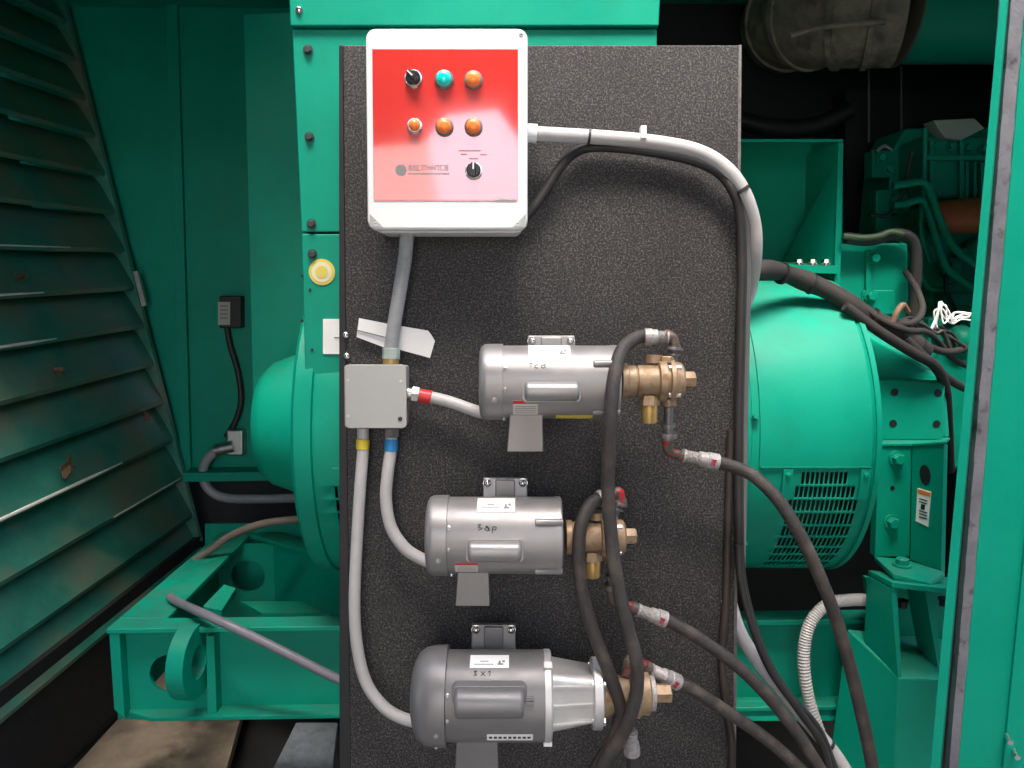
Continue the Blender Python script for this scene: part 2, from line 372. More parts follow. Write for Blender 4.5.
m = MB(); m.tube([at(x, y, YS - .005) for x, y in ((217, 450), (207, 460), (203, 474), (208, 488), (222, 497), (250, 499), (300, 498), (330, 498))], .018)
tag(m.build('conduit', CONDUITD), 'grey conduit looping from the cast coupling low along the back wall', 'conduit')

# ================================================================== generator: cabinet, alternator, skid
YC = 1.82
cab = thing('generator_cabinet', 'bright green sheet metal control cabinet standing behind the black board', 'cabinet', at(470, 417, YC + .2))
m = MB(); pprism(m, [(287, -60), (663, -60), (659, 26), (290, 26)], YC - .012, .5); m.build('upper_housing', GREEN, cab, .004)
m = MB(); pprism(m, [(292, 29), (657, 29), (657, 232), (301.5, 232)], YC, .4); m.build('front_panel', GREEN, cab, .003)
m = MB(); pprism(m, [(301.5, 234), (640, 234), (640, 417), (306, 417)], YC, .4); m.build('lower_panel', GREEN, cab, .003)
m = MB(); pprism(m, [(243, 14), (330, 10), (330, 420), (253, 410)], YC + .52, .03); m.build('side_panel', GREEN, cab, .003)
for x, y in ((308, 50), (309.5, 137), (311.5, 224), (312.5, 254)):
    m = MB(); hexbolt(m, at(x, y, YC - .001), FRONT, .0080, .009); m.build('bolt', BOLTD, cab)
m = MB(); hexbolt(m, at(299, 10, YC - .013), FRONT, .006, .006); m.build('screw', CHROME, cab)
for x, y in ((302, 276), (310, 290), (302, 321), (312, 350), (312, 408)):
    m = MB(); m.cyl(at(x, y, YC + .002), at(x, y, YC - .0025), .0035, seg=12); m.build('rivet', BLACKM, cab)
m = MB(); m.lathe([(.0004, .029), (.002, .029)], at(322, 272, YC), FRONT, 36); st = m.build('round_sticker', STICKY, cab)
m = MB(); m.lathe([(.0022, .0225), (.003, .0225)], at(322, 272, YC), FRONT, 36); m.build('sticker_ring', STICKW, st)
m = MB(); m.lathe([(.0032, .0135), (.004, .0135)], at(322, 272, YC), FRONT, 36); m.build('sticker_centre', STICKY, st)
m = MB(); prect(m, 323, 319, 344, 354, YC - .003, .0025); lb = m.build('white_label', PAPER, cab)
m = MB(); prect(m, 334, 337, 342, 338.2, YC - .0045, .001); m.build('printed_line', PRINT, lb)

# alternator
AY, AZ, AR = 2.15, 1.225, 0.385
AXC = Vector((0, AY, AZ))
XL, XR = -0.487, 0.822
alt = thing('alternator', 'big round green alternator with slotted vent cover, half hidden behind the black board', 'alternator', (0.2, AY, AZ - AR))
def acell(m, xs, ths, rad, skip, th=.004):
    def P(x, t, r_): return Vector((x, AY - r_ * math.cos(t), AZ + r_ * math.sin(t)))
    vs = [[m.v(P(x, t, rad)) for t in ths] for x in xs]
    for i in range(len(xs) - 1):
        for j in range(len(ths) - 1):
            if not skip(xs[i], xs[i + 1], ths[j], ths[j + 1]): m.f([vs[i][j], vs[i + 1][j], vs[i + 1][j + 1], vs[i][j + 1]])
# vent zone angles (front = 0, down negative)
def yth(py):   # angle on the drum for a picture height near x=830
    best = 0; bd = 1e9
    for k in range(-900, 900):
        t = k / 10 * math.pi / 180
        p = Vector((0.7, AY - AR * math.cos(t), AZ + AR * math.sin(t))) - CAM
        if (p.y * -1 * math.cos(t) + p.z * math.sin(t)) > 0: continue
        y = 384 - F_PX * p.dot(UP) / p.dot(FW)
        if abs(y - py) < bd: bd = abs(y - py); best = t
    return best
rows_px = [(472, 484.5), (486.5, 498), (500, 511.5), (513.5, 524.5), (526.5, 536), (538, 546.5), (548, 554), (555.5, 560.5), (562, 565.5)]
rows = [(yth(b), yth(a)) for a, b in rows_px]
vx0, vx1 = 0.632, 0.792
ncol = 15
pitch = (vx1 - vx0) / ncol
xs = set([XL, -.44, -.36, -.30, 0.555, vx0 - .02, vx1 + .012, XR])
for k in range(ncol):
    xs.add(vx0 + pitch * (k + .13)); xs.add(vx0 + pitch * (k + .87))
lx0 = -0.405
for k in range(7):
    xs.add(lx0 + .0105 * (k + .18)); xs.add(lx0 + .0105 * (k + .82))
xs = sorted(xs)
ths = set()
for a, b in rows: ths.add(a); ths.add(b)
base = [i * 2 * math.pi / 72 - math.pi for i in range(73)]
lo_, hi_ = min(ths), max(ths)
ths |= {t for t in base if t < lo_ - .02 or t > hi_ + .02}
ths = sorted(ths)
rr = {(round(a, 6), round(b, 6)): i for i, (a, b) in enumerate(rows)}
def skip(x0, x1, t0, t1):
    i = rr.get((round(t0, 6), round(t1, 6)))
    if i is None: return False
    if vx0 <= (x0 + x1) / 2 <= vx1:
        k = ((x0 + x1) / 2 - vx0) / pitch; fr = k - int(k); kk = int(k)
        cut = {0: 3, 1: 2}.get(i, 0)
        if i == 0 and (kk < 2 or kk > 11): return False
        if i == 1 and (kk < 1 or kk > 13): return False
        return abs(fr - .5) < .25
    if -.405 < (x0 + x1) / 2 < -.33 and 1 <= i <= 3:
        k = ((x0 + x1) / 2 - lx0) / .0105; fr = k - int(k)
        return abs(fr - .5) < .2
    return False
m = MB(); acell(m, xs, ths, AR, skip)
o = m.build('drum', GREEN, alt, smooth=True, sharp=30)
sd = o.modifiers.new('wall', 'SOLIDIFY'); sd.thickness = .004; sd.offset = -1
m = MB(); m.lathe([(XL + .01, AR - .05), (XR - .01, AR - .05)], AXC, (1, 0, 0), 48); m.build('inner_core', BLACKM, alt)
m = MB(); m.lathe([(XL - .012, .2), (XL - .012, AR - .006), (XL - .003, AR + .004), (XL + .035, AR + .006), (XL + .04, AR - .002)], AXC, (1, 0, 0), 96); m.build('end_ring', GREEN, alt)
m = MB(); m.lathe([(XR - .006, AR - .004), (XR - .004, AR + .004), (XR + .008, AR + .003), (XR + .01, AR - .006), (XR + .01, .1)], AXC, (1, 0, 0), 96); m.build('end_ring', GREEN, alt)
m = MB(); m.lathe([(0.0, AR + .001), (0.49, AR + .008), (.535, AR + .008), (.539, AR + .001)], AXC, (1, 0, 0), 96, caps=False); m.build('stator_band', GREEN, alt)
m = MB(); m.patch(.553, .808, R(-95), rows[0][1] + .05, AR + .0008, .002, 40, AXC)
# frame strips round the vents instead of a sheet across them
m.bm.free(); m = MB()
m.patch(.556, .808, rows[0][1] + .035, R(58), AR + .0006, .0035, 40, AXC); m.build('drum_cover', GREEN, alt, .001)
m = MB(); m.patch(.56, .808, rows[0][1] + .030, rows[0][1] + .036, AR + .0002, .006, 2, AXC); m.build('cover_lip', GREEN, alt)
for xx in (.622, .797):
    m = MB(); m.patch(xx - .011, xx + .011, rows[1][0], rows[0][1] + .02, AR + .0005, .006, 8, AXC)
    tt = rows[0][1] - .01
    hexbolt(m, AXC + Vector((xx, -(AR + .006) * math.cos(tt), (AR + .006) * math.sin(tt))), (0, -math.cos(tt), math.sin(tt)), .005, .006)
    m.build('cover_latch', GREEN, alt, .001)
m = MB(); tt = rows[0][1] + .02
m.patch(-.405, -.385, rows[0][0], rows[0][1] + .03, AR + .0005, .007, 6, AXC); m.build('cover_latch', GREEN, alt, .001)
m = MB(); tt = R(-36); hexbolt(m, AXC + Vector((.548, -(AR + .008) * math.cos(tt), (AR + .008) * math.sin(tt))), (0, -math.cos(tt), math.sin(tt)), .008, .012)
m.build('clamp_bolt', GREEN, alt)
m = MB(); tt = R(12); hexbolt(m, AXC + Vector((.543, -(AR + .008) * math.cos(tt), (AR + .008) * math.sin(tt))), (0, -math.cos(tt), math.sin(tt)), .007, .01)
m.build('clamp_bolt', GREEN, alt)
m = MB(); m.lathe([(XL + .02, .215), (XL - .03, .205), (XL - .10, .185), (XL - .15, .168), (XL - .178, .145), (XL - .19, .11), (XL - .196, 0)], AXC, (1, 0, 0), 64); m.build('exciter_cover', GREEN, alt)
for aa in (25, -12, 60, -50):
    m = MB(); m.cyl(AXC + Vector((XL - .012, -.30 * math.cos(R(aa)), .30 * math.sin(R(aa)))), AXC + Vector((XL - .024, -.30 * math.cos(R(aa)), .30 * math.sin(R(aa)))), .009, seg=6); m.build('cover_bolt', GREEN, alt)

# skid
YK = 1.93
sk = thing('skid_frame', 'green welded steel base frame with lifting eye and round holes', 'base frame', at(230, 722, YK))
def P(x, y, Y=YK): return at(x, y, Y)
ztop = at(110, 629, YK).z
zbot = at(110, 722, YK).z
xl = at(110, 629, YK).x
xr = at(905, 620, YK).x
yb = 2.72
def sy(x): return YK + K * x
def web(x0, x1, y0, z0, z1, t=.012): return [Vector((x0, y0 + K * x0, z0)), Vector((x1, y0 + K * x1, z0)), Vector((x1, y0 + K * x1, z1)), Vector((x0, y0 + K * x0, z1))]
# front web with round hole: ring-shaped plate round the hole, rectangles beyond
def holed_plate(mb, c, hole, hw, hh, thick, ex, ez, n=32):
    c = Vector(c); ex = Vector(ex); ez = Vector(ez); nn = ex.cross(ez).normalized() * thick
    inn = []; out = []
    for k in range(n):
        a = 2 * math.pi * k / n; ca, sa = math.cos(a), math.sin(a)
        inn.append(c + ex * ca * hole + ez * sa * hole)
        q = max(abs(ca) / hw, abs(sa) / hh); out.append(c + ex * ca / q + ez * sa / q)
    vi = [mb.v(p) for p in inn]; vo = [mb.v(p) for p in out]; wi = [mb.v(p + nn) for p in inn]; wo = [mb.v(p + nn) for p in out]
    for k in range(n):
        j = (k + 1) % n
        mb.f([vi[k], vo[k], vo[j], vi[j]]); mb.f([wi[k], wi[j], wo[j], wo[k]]); mb.f([vi[k], vi[j], wi[j], wi[k]]); mb.f([vo[k], wo[k], wo[j], vo[j]])
EX = Vector((1, K, 0)).normalized(); EZ = Vector((0, 0, 1))
hc = at(172, 672, YK + .05)
xe = at(205, 680, YK + .05).x
m = MB()
holed_plate(m, hc, .052, hc.x - xl - .004, (ztop - zbot) / 2 - .001, .012, EX, EZ)
o = m.build('front_web', GREEN, sk)
w0 = 2 * hc.x - xl + .0
m = MB(); m.prism(web(w0 - .004, xr, YK + .05, zbot, ztop - .012), DEP * .012); m.build('front_web', GREEN, sk)
m = MB(); m.prism([Vector((xl - .01, sy(xl), ztop)), Vector((xr, sy(xr), ztop)), Vector((xr, sy(xr) + .065, ztop)), Vector((xl - .01, sy(xl) + .065, ztop))], (0, 0, -.014)); m.build('top_flange', GREEN, sk, .003)
m = MB(); m.prism([Vector((xl + .085, sy(xl), zbot)), Vector((xr, sy(xr), zbot)), Vector((xr, sy(xr) + .13, zbot)), Vector((xl + .0, sy(xl) + .13, zbot)), Vector((xl + .0, sy(xl) + .04, zbot))], (0, 0, .012)); m.build('bottom_flange', GREEN, sk, .003)
# end (left) rail running back
m = MB(); m.prism([Vector((xl - .01, sy(xl) + .066, ztop)), Vector((xl + .115, sy(xl) + .066, ztop)), Vector((xl + .10, yb, ztop)), Vector((xl - .01, yb, ztop))], (0, 0, -.014)); m.build('end_flange', GREEN, sk, .003)
m = MB(); m.bx(xl - .002, xl + .010, sy(xl) + .012, yb, zbot, ztop - .014); m.build('end_web', GREEN, sk, .002)
m = MB(); m.prism([Vector((xl - .006, sy(xl) + .004, zbot + .03)), Vector((xl + .02, sy(xl) + .004, zbot + .004)), Vector((xl + .02, sy(xl) + .004, ztop - .014)), Vector((xl - .006, sy(xl) + .004, ztop - .014))], DEP * .05); m.build('corner_post', GREEN, sk, .003)
# sloped gusset at the lower corner
# stiffener
m = MB(); m.prism([at(206, 636, YK + .012), at(214, 636, YK + .012), at(217, 718, YK + .012), at(207, 718, YK + .012)], DEP * .04); m.build('stiffener', GREEN, sk, .002)
# back rail + inner cross plate with hole + diagonal
m = MB(); m.prism([at(205, 524, yb), at(420, 524, yb), at(420, 640, yb), at(205, 640, yb)], DEP * .012); m.build('rear_web', GREEN, sk)
m = MB(); ch = at(249, 575, 2.64); holed_plate(m, ch, .056, .135, ztop - .016 - ch.z, .012, EX, EZ); m.build('inner_plate', GREEN, sk)
def zt(px, Y, z=None): q = at(px, 500, Y); f_ = CAM; return Vector((q.x, q.y, ztop if z is None else z))
m = MB(); m.prism([zt(243, 2.70), zt(280, 2.715), zt(365, 2.44), zt(365, 2.36)], (0, 0, -.014)); m.build('diagonal_strip', GREEN, sk, .002)
m = MB(); m.prism([zt(262, 2.655, ztop - .016), zt(365, 2.38, ztop - .016), zt(365, 2.38, zbot), zt(262, 2.655, zbot)], (.006, .01, 0)); m.build('diagonal_web', GREEN, sk)
m = MB(); m.prism([at(203, 606, 2.12), at(222, 610, 2.12), at(236, 588, 2.28), at(224, 584, 2.28)], (0, 0, -.02)); m.build('cleat', GREEN, sk, .002)
m = MB(); m.prism([at(240, 601, 2.5), at(300, 601, 2.5), at(330, 613, 2.4), at(262, 613, 2.4)], (0, 0, -.01)); m.build('inner_shelf', GREEN, sk)
# lifting eye: a flat ring standing off the front web
ec = at(191, 661, YK - .005)
axv = Vector((1, -.06, 0)).normalized()
def ring(mb, c, ax, ro, ri, th, ez=1.0, seg=40):
    c = Vector(c); ax = Vector(ax).normalized(); u = Vector((0, 0, 1)); w = ax.cross(u).normalized()
    R4 = []
    for (r_, a_) in ((ro, -th / 2), (ro, th / 2), (ri, th / 2), (ri, -th / 2)):
        R4.append([mb.v(c + ax * a_ + (u * math.cos(2 * math.pi * k / seg) * ez + w * math.sin(2 * math.pi * k / seg)) * r_) for k in range(seg)])
    for q in range(4):
        A, B = R4[q], R4[(q + 1) % 4]
        for k in range(seg): mb.f([A[k], B[k], B[(k + 1) % seg], A[(k + 1) % seg]])
m = MB(); ring(m, ec, axv, .092, .040, .044); m.build('lifting_eye', GREEN, sk, .003)
# holes on right part: plate behind; cross-piece on the right
m = MB(); m.prism([at(738, 700, YK + .03), at(856, 700, YK + .03), at(856, 718, YK + .005), at(738, 718, YK + .005)], (0, 0, -.008)); m.build('lower_ledge', GREEN, sk)

m = MB(); m.tube([at(x, y, Y) for x, y, Y in ((170, 597, 2.1), (182, 604, 2.04), (215, 619, 1.90), (270, 645, 1.87), (340, 680, 1.85), (420, 715, 1.84))], .0115)
tag(m.build('mauve_tube', PURPLE), 'mauve grey tube slanting across the green base frame', 'tube')
m = MB(); m.tube([at(x, y, 2.45) for x, y in ((195, 560), (212, 549), (232, 535), (262, 524), (300, 519), (340, 517))], .012)
tag(m.build('dusty_cable', BROWNC), 'brown dusty cable curving over the rear corner of the green base frame', 'cable')

# floor items under the frame
m = MB(); m.loft([at(66, 775, 2.2), at(225, 775, 2.2), at(225, 790, 2.2), at(66, 790, 2.2)], [at(190, 640, 3.0), at(262, 640, 3.0), at(262, 650, 3.0), at(190, 650, 3.0)])
tag(m.build('lit_floor_strip', LITFLOOR, bevel=.004), 'pale tan plank standing in for lit floor under the corner of the green base frame', 'strip')  # pale strip imitates a stretch of floor caught by light
m = MB(); m.loft([at(-10, 790, 2.1), at(45, 790, 2.1), at(45, 815, 2.1), at(-10, 815, 2.1)], [at(120, 690, 2.7), at(152, 690, 2.7), at(152, 705, 2.7), at(120, 705, 2.7)])
tag(m.build('floor_rail', BLACKM, bevel=.004), 'black steel rail on the floor between louvred wall and tan lit floor strip', 'rail')
m = MB(); m.loft([at(262, 790, 2.05), at(330, 790, 2.05), at(330, 815, 2.05), at(262, 815, 2.05)], [at(296, 722, 2.35), at(338, 722, 2.35), at(338, 740, 2.35), at(296, 740, 2.35)])
tag(m.build('metal_bearer', STONE, bevel=.004), 'blue grey metal bearer under the base frame beside the black board', 'bearer')

# ================================================================== right side
# air hood plate over the alternator
hd = thing('air_hood', 'green folded plate hood on top of the alternator with three bolts', 'hood', at(790, 280, 2.15))
m = MB(); prect(m, 690, 141, 843, 282, 2.34, .012); m.build('rear_plate', GREEN, hd)
m = MB(); m.loft([at(690, 139, 2.12), at(843, 139, 2.12), at(843, 142, 2.12), at(690, 142, 2.12)], [at(690, 141, 2.335), at(843, 141, 2.335), at(843, 143, 2.335), at(690, 143, 2.335)]); m.build('top_plate', GREEN, hd, .001)
m = MB(); pprism(m, [(838.5, 142.5), (843.5, 142.5), (840.5, 284), (834, 284)], 2.12, .21); m.build('side_plate', GREEN, hd, .001)
m = MB(); m.prism([at(838, 162, 2.125), at(834, 280, 2.125), at(783, 262, 2.30)], (0, .008, -.002)); m.build('lit_triangle_standin', GREEN, hd)  # slanted plate shaped to imitate the lit triangle inside the hood
m = MB(); m.prism([at(690, 262, 2.10), at(838, 266, 2.10), at(838, 262, 2.32), at(690, 262, 2.32)], (0, 0, -.02)); m.build('base_plate', GREEN, hd)
for x in (799, 812.5, 826):
    m = MB(); p = at(x, 262, 2.12); m.cyl(p, p + Vector((0, 0, -.02)), .007, seg=12); hexbolt(m, p + Vector((0, 0, -.006)), (0, 0, 1), .010, .014); m.build('bolt', CHROME, hd)
# bracket box
bb = thing('bracket_box', 'green box bracket with two bolts beside the hood on the engine', 'bracket', at(872, 345, 2.2))
m = MB(); pprism(m, [(838, 243), (908, 243), (910, 360), (836, 360)], 2.16, .25); m.build('box_body', GREEN, bb, .006)
m = MB(); pprism(m, [(866, 250), (872, 250), (872, 300), (866, 300)], 2.15, .01); pprism(m, [(863, 290), (894, 290), (897, 315), (860, 315)], 2.152, .01); m.build('rib', GREEN, bb, .004)
for x, y in ((873, 258), (870, 296)):
    m = MB(); hexbolt(m, at(x, y, 2.15), FRONT, .013, .02); m.build('bolt', GREEN, bb)

# flywheel housing & mounting bracket
fh = thing('flywheel_housing', 'green flywheel housing with four round holes at the end of the alternator', 'housing', at(905, 440, 2.0))
m = MB(); m.loft([at(838, 318, 1.98), at(872, 335, 1.97), at(945, 378, 1.95), at(950, 440, 1.95), at(876, 440, 1.95), at(840, 440, 1.98)], [at(845, 320, 2.5), at(872, 325, 2.5), at(930, 362, 2.5), at(932, 440, 2.5), at(876, 440, 2.5), at(845, 440, 2.5)]); m.build('casting', GREEN, fh, .012, segs=3)
m = MB(); pprism(m, [(877, 379), (946, 381), (944, 441), (879, 441)], 1.925, .03); m.build('flange_plate', GREEN, fh, .006)
for x, y in ((894.5, 392), (938, 393), (893, 423.5), (936.5, 424)):
    m = MB(); m.lathe([(-.01, .0095), (.0012, .0095)], at(x, y, 1.925), FRONT, 20); m.build('bolt_hole', BLACKM, fh)
mb_ = thing('mounting_bracket', 'green bent steel engine mount with two bolts and a white warning label', 'bracket', at(908, 575, 1.9))
m = MB(); pprism(m, [(879, 446), (912, 446), (910, 557), (875, 557)], 1.90, .03); m.build('bolt_plate', GREEN, mb_, .003)
m = MB(); m.loft([at(912, 446, 1.90), at(944, 444, 1.82), at(941, 572, 1.82), at(910, 560, 1.90)], [at(914, 446, 1.93), at(948, 444, 1.85), at(945, 572, 1.85), at(912, 560, 1.93)]); m.build('side_plate', GREEN, mb_, .002)
m = MB(); m.prism([at(878, 446, 1.895), at(912, 446, 1.895), at(946, 444, 1.81), at(950, 440, 1.95), at(878, 440, 1.95)], (0, 0, .006)); m.build('top_lip', GREEN, mb_, .001)
m = MB(); m.loft([at(874, 556, 1.90), at(908, 560, 1.90), at(945, 572, 1.80), at(930, 583, 1.76), at(893, 574, 1.78)], [at(874, 560, 1.90), at(908, 564, 1.90), at(945, 577, 1.80), at(930, 588, 1.76), at(893, 579, 1.78)]); m.build('foot', GREEN, mb_, .002)
for x, y in ((896, 458), (891, 521.5)):
    m = MB(); hexbolt(m, at(x, y, 1.90), FRONT, .014, .022); m.build('bolt', GREEN, mb_)
m = MB(); p = at(902, 566, 1.84); hexbolt(m, p, (0, 0, 1), .016, .02); m.build('foot_bolt', GREEN, mb_)
m = MB(); m.lathe([(-.01, .006), (.0012, .006)], at(892.5, 488, 1.90), FRONT, 16); m.build('hole', BLACKM, mb_)
nrm = (at(944, 444, 1.82) - at(912, 446, 1.90)).cross(at(910, 560, 1.90) - at(912, 446, 1.90)).normalized()
if nrm.y > 0: nrm = -nrm
def sp(px, py, off):
    Q = at(912, 446, 1.90) + nrm * off; d = ray(px, py); return CAM + d * ((Q - CAM).dot(nrm) / d.dot(nrm))
m = MB(); m.prism([sp(925 + 5.5 * math.cos(a), 475 + 10 * math.sin(a) + 2 * math.cos(a), .0012) for a in [k * math.pi / 12 for k in range(24)]], nrm * -.001); m.build('slot', BLACKM, mb_)
m = MB(); m.prism([sp(917.5, 488, .002), sp(931, 492, .002), sp(928, 527, .002), sp(915.5, 521, .002)], nrm * -.0015); lb = m.build('warning_label', PAPER, mb_)
m = MB(); m.prism([sp(917.8, 489, .003), sp(930.5, 493, .003), sp(930.1, 497, .003), sp(917.4, 493, .003)], nrm * -.0006); m.build('orange_band', ORANGE, lb)
m = MB()
for yy in (498, 501, 510, 513, 516): m.prism([sp(919, yy, .003), sp(927, yy + 2.5, .003), sp(927, yy + 3.5, .003), sp(919, yy + 1, .003)], nrm * -.0006)
m.prism([sp(921, 504, .003), sp(925, 505, .003), sp(924.5, 510, .003), sp(920.6, 509, .003)], nrm * -.0006); m.build('print', INK, lb)

pd = thing('pedestal', 'tall green ribbed pedestal under the engine mount', 'pedestal', at(905, 770, 1.78))
m = MB(); m.loft([at(868, 570, 1.86), at(892, 582, 1.76), at(946, 588, 1.74), at(960, 578, 1.9)], [at(868, 575, 1.86), at(892, 588, 1.76), at(946, 594, 1.74), at(960, 584, 1.9)]); m.build('top_plate', GREEN, pd, .002)
m = MB(); m.loft([at(891, 588, 1.765), at(897, 588, 1.765), at(902, 679, 1.765), at(898, 679, 1.765)], [at(867, 576, 1.86), at(871, 576, 1.86), at(868, 640, 1.86), at(864, 640, 1.86)]); m.build('rib', GREEN, pd, .001)
m = MB(); pprism(m, [(925, 592), (930, 592), (944, 668), (938, 668)], 1.765, .09); m.build('rib', GREEN, pd, .001)
m = MB(); pprism(m, [(866, 578), (960, 590), (960, 690), (880, 690)], 1.90, .02); m.build('rear_plate', GREEN, pd)
m = MB(); m.loft([at(846, 628, 1.90), at(899, 678, 1.762), at(962, 680, 1.755), at(962, 640, 1.90)], [at(820, 820, 1.90), at(893, 830, 1.762), at(950, 830, 1.755), at(950, 830, 1.90)]); m.build('box_section', GREEN, pd, .006)
for x, y in ((903, 600), (944, 598)):
    m = MB(); hexbolt(m, at(x, y, 1.80), (0, 0, -1), .010, .02); m.build('nut', BLACKM, pd)

# corrugated conduit, right
m = MB(); m.tube([at(x, y, Y) for x, y, Y in ((872, 600, 1.92), (850, 600, 1.89), (828, 604, 1.87), (811, 622, 1.86), (804, 650, 1.855), (806, 685, 1.85), (815, 720, 1.85), (835, 770, 1.83))], .0145, 16, corr=.07, n=22)
tag(m.build('corrugated_conduit', CONDW), 'white corrugated conduit bending down beside the green pedestal', 'conduit')

# loom over the alternator
lm = thing('cable_loom', 'thick black sleeved cable loom draped over the alternator shoulder', 'cable loom', at(850, 310, 1.9))
lpts = [(700, 290, 1.80), (742, 275, 1.82), (770, 270, 1.86), (800, 279, 1.90), (830, 292, 1.90), (860, 311, 1.90), (890, 328, 1.90), (912, 342, 1.91), (926, 352, 1.92)]
m = MB(); m.tube([at(*p) for p in lpts], [.0225 + .002 * math.sin(i * .55) for i in range(90)], 16); m.build('sleeve', LOOM, lm)
m = MB(); m.tube([at(x, y - 4, Y + .02) for x, y, Y in lpts[2:]], .013, 12); m.build('cable', CABLE, lm)
for pl_, r_ in ((((845, 306, 1.87), (880, 332, 1.87), (912, 352, 1.88), (935, 366, 1.90), (945, 388, 1.95), (948, 425, 2.05), (950, 470, 2.2)), .013), (((900, 332, 1.90), (925, 345, 1.92), (948, 352, 1.97), (975, 346, 2.1), (1010, 338, 2.25)), .009),
              (((880, 318, 1.90), (908, 324, 1.90), (922, 312, 1.95), (918, 292, 2.02), (906, 272, 2.14)), .0085), (((905, 338, 1.89), (930, 362, 1.90), (950, 380, 1.97), (975, 392, 2.15), (1010, 400, 2.3)), .011),
              (((820, 280, 1.92), (850, 296, 1.90), (878, 318, 1.88), (905, 330, 1.88), (930, 334, 1.95), (955, 360, 2.05), (985, 372, 2.2)), .008)):
    m = MB(); m.tube([at(*p) for p in pl_], r_, 10); m.build('loose_cable', LOOM, lm)
m = MB(); m.tube([at(*p) for p in ((893, 322, 1.88), (897, 312, 1.88), (903, 305, 1.89), (908, 312, 1.90))], .007, 8); m.build('rusty_clip', mat('rusty_clip_brown', (.16, .09, .055), .7), lm)
m = MB()
for i in (2, 3, 5, 6, 7):
    a = at(*lpts[i]); b = at(*lpts[i + 1]); d = (b - a).normalized(); m.lathe([(-.003, .0255), (.003, .0255)], a + (b - a) * .4, d, 18)
m.build('cable_tie', BLACKM, lm)

# engine behind
en = thing('engine', 'dark green diesel engine block with ribbed castings deep inside the enclosure', 'engine', at(950, 380, 2.5))
m = MB(); prect(m, 918, 205, 1080, 420, 2.55, .5); prect(m, 900, 330, 1080, 470, 2.35, .3); m.build('block', GREEN, en, .015, segs=3)
m = MB(); prect(m, 925, 135, 1080, 200, 2.5, .4); m.build('rocker_cover', GREEN, en, .02, segs=3)
m = MB(); pprism(m, [(933, 120), (975, 118), (985, 128), (962, 140), (945, 138)], 2.47, .06); m.build('lifting_tab', GREYPL, en, .004)
for x in (930, 960, 985):
    m = MB(); prect(m, x, 140, x + 5, 202, 2.485, .02); m.build('casting_rib', GREEN, en, .003)
for x in (966, 974, 981):
    m = MB(); prect(m, x, 162, x + 3, 204, 2.478, .02); m.build('casting_rib', GREEN, en, .002)
m = MB(); prect(m, 925, 155, 1000, 160, 2.475, .02); m.build('casting_rib', GREEN, en, .002)
for x, y, r_ in ((933, 235, .03), (950, 268, .035), (930, 300, .03), (962, 255, .025), (975, 250, .04), (985, 320, .05), (960, 340, .045), (925, 355, .03)):
    m = MB(); m.ball(at(x, y, 2.53 if y < 310 else 2.34), r_); m.build('casting_boss', GREEN, en)
m = MB(); m.lathe([(-.09, .03), (-.085, .05), (.05, .055), (.06, .05), (.06, 0)], at(962, 216, 2.46), (1, -.15, .05), 28); m.build('oil_filter', FILTER, en)
m = MB(); m.tube([at(x, y, 2.42) for x, y in ((893, 205), (905, 204), (918, 200), (926, 205), (935, 235), (945, 265), (960, 280), (990, 300))], .011); m.build('fuel_pipe', GREEN, en)
m = MB(); m.tube([at(x, y, 2.40) for x, y in ((893, 186), (905, 184), (921, 182), (929, 190), (938, 215), (952, 245), (972, 262), (1000, 278))], .011); m.build('fuel_pipe', GREEN, en)
m = MB(); pprism(m, [(893, 150), (905, 128), (1080, 126), (1080, 345), (884, 345), (884, 240)], 2.66, .2); m.build('front_cover', GREEN, en, .01)
m = MB(); pprism(m, [(886, 248), (905, 244), (922, 262), (940, 330), (940, 372), (905, 372), (886, 330)], 2.54, .12); m.build('side_casting', GREEN, en, .012)
m = MB(); m.lathe([(0, .05), (.03, .05), (.035, .04), (.05, .04)], at(903, 268, 2.54), FRONT, 28); m.build('pump_flange', GREEN, en)
m = MB(); m.lathe([(0, .035), (.05, .035), (.055, .02), (.08, .02)], at(893, 205, 2.66), FRONT, 24); m.build('pump_flange', GREEN, en)
for x in (869, 901.5):
    m = MB(); prect(m, x - .7, 66, x + .7, 142, 2.7, .006); m.build('stay_rod', STEELD, en)
for x0, y0, x1, y1, Y in ((908, 150, 918, 205, 2.60), (922, 208, 950, 222, 2.52), (905, 262, 922, 300, 2.50), (945, 292, 975, 306, 2.45), (928, 318, 944, 345, 2.33), (872, 150, 896, 178, 2.66), (876, 190, 892, 232, 2.62), (990, 235, 1010, 300, 2.48)):
    m = MB(); prect(m, x0, y0, x1, y1, Y, .06); m.build('casting_bracket', GREEN, en, .006)
for x, y in ((934, 146), (950, 147), (966, 148), (982, 149), (927, 214), (945, 214), (913, 270), (913, 292), (936, 324), (936, 338), (880, 158), (888, 170), (958, 299)):
    m = MB(); hexbolt(m, at(x, y, 2.50 if y < 300 else 2.33), FRONT, .011, .02); m.build('bolt', GREEN, en)
for pl_ in (((893, 232), (905, 250), (912, 280), (902, 310)), ((925, 128), (924, 180), (921, 230), (930, 262)), ((958, 282), (940, 290), (925, 284), (912, 250)), ((990, 330), (960, 326), (940, 316), (922, 322), (908, 340))):
    m = MB(); m.tube([at(x, y, 2.46) for x, y in pl_], .0075, 10); m.build('thin_pipe', GREEN, en)
m = MB(); m.tube([at(x, y, 2.44) for x, y in ((870, 214), (886, 216), (896, 206), (904, 188), (912, 152))], .006, 8); m.build('sensor_wire', CABLE, en)
m = MB(); m.tube([at(x, y, 2.44) for x, y in ((935, 378), (950, 350), (958, 320), (946, 288), (950, 262))], .007, 8); m.build('sensor_wire', CABLE, en)
m = MB(); m.tube([at(x, y, 2.52) for x, y in ((876, 152), (884, 146), (892, 150))], .006, 8); m.build('pipe_clip', ZINC, en)
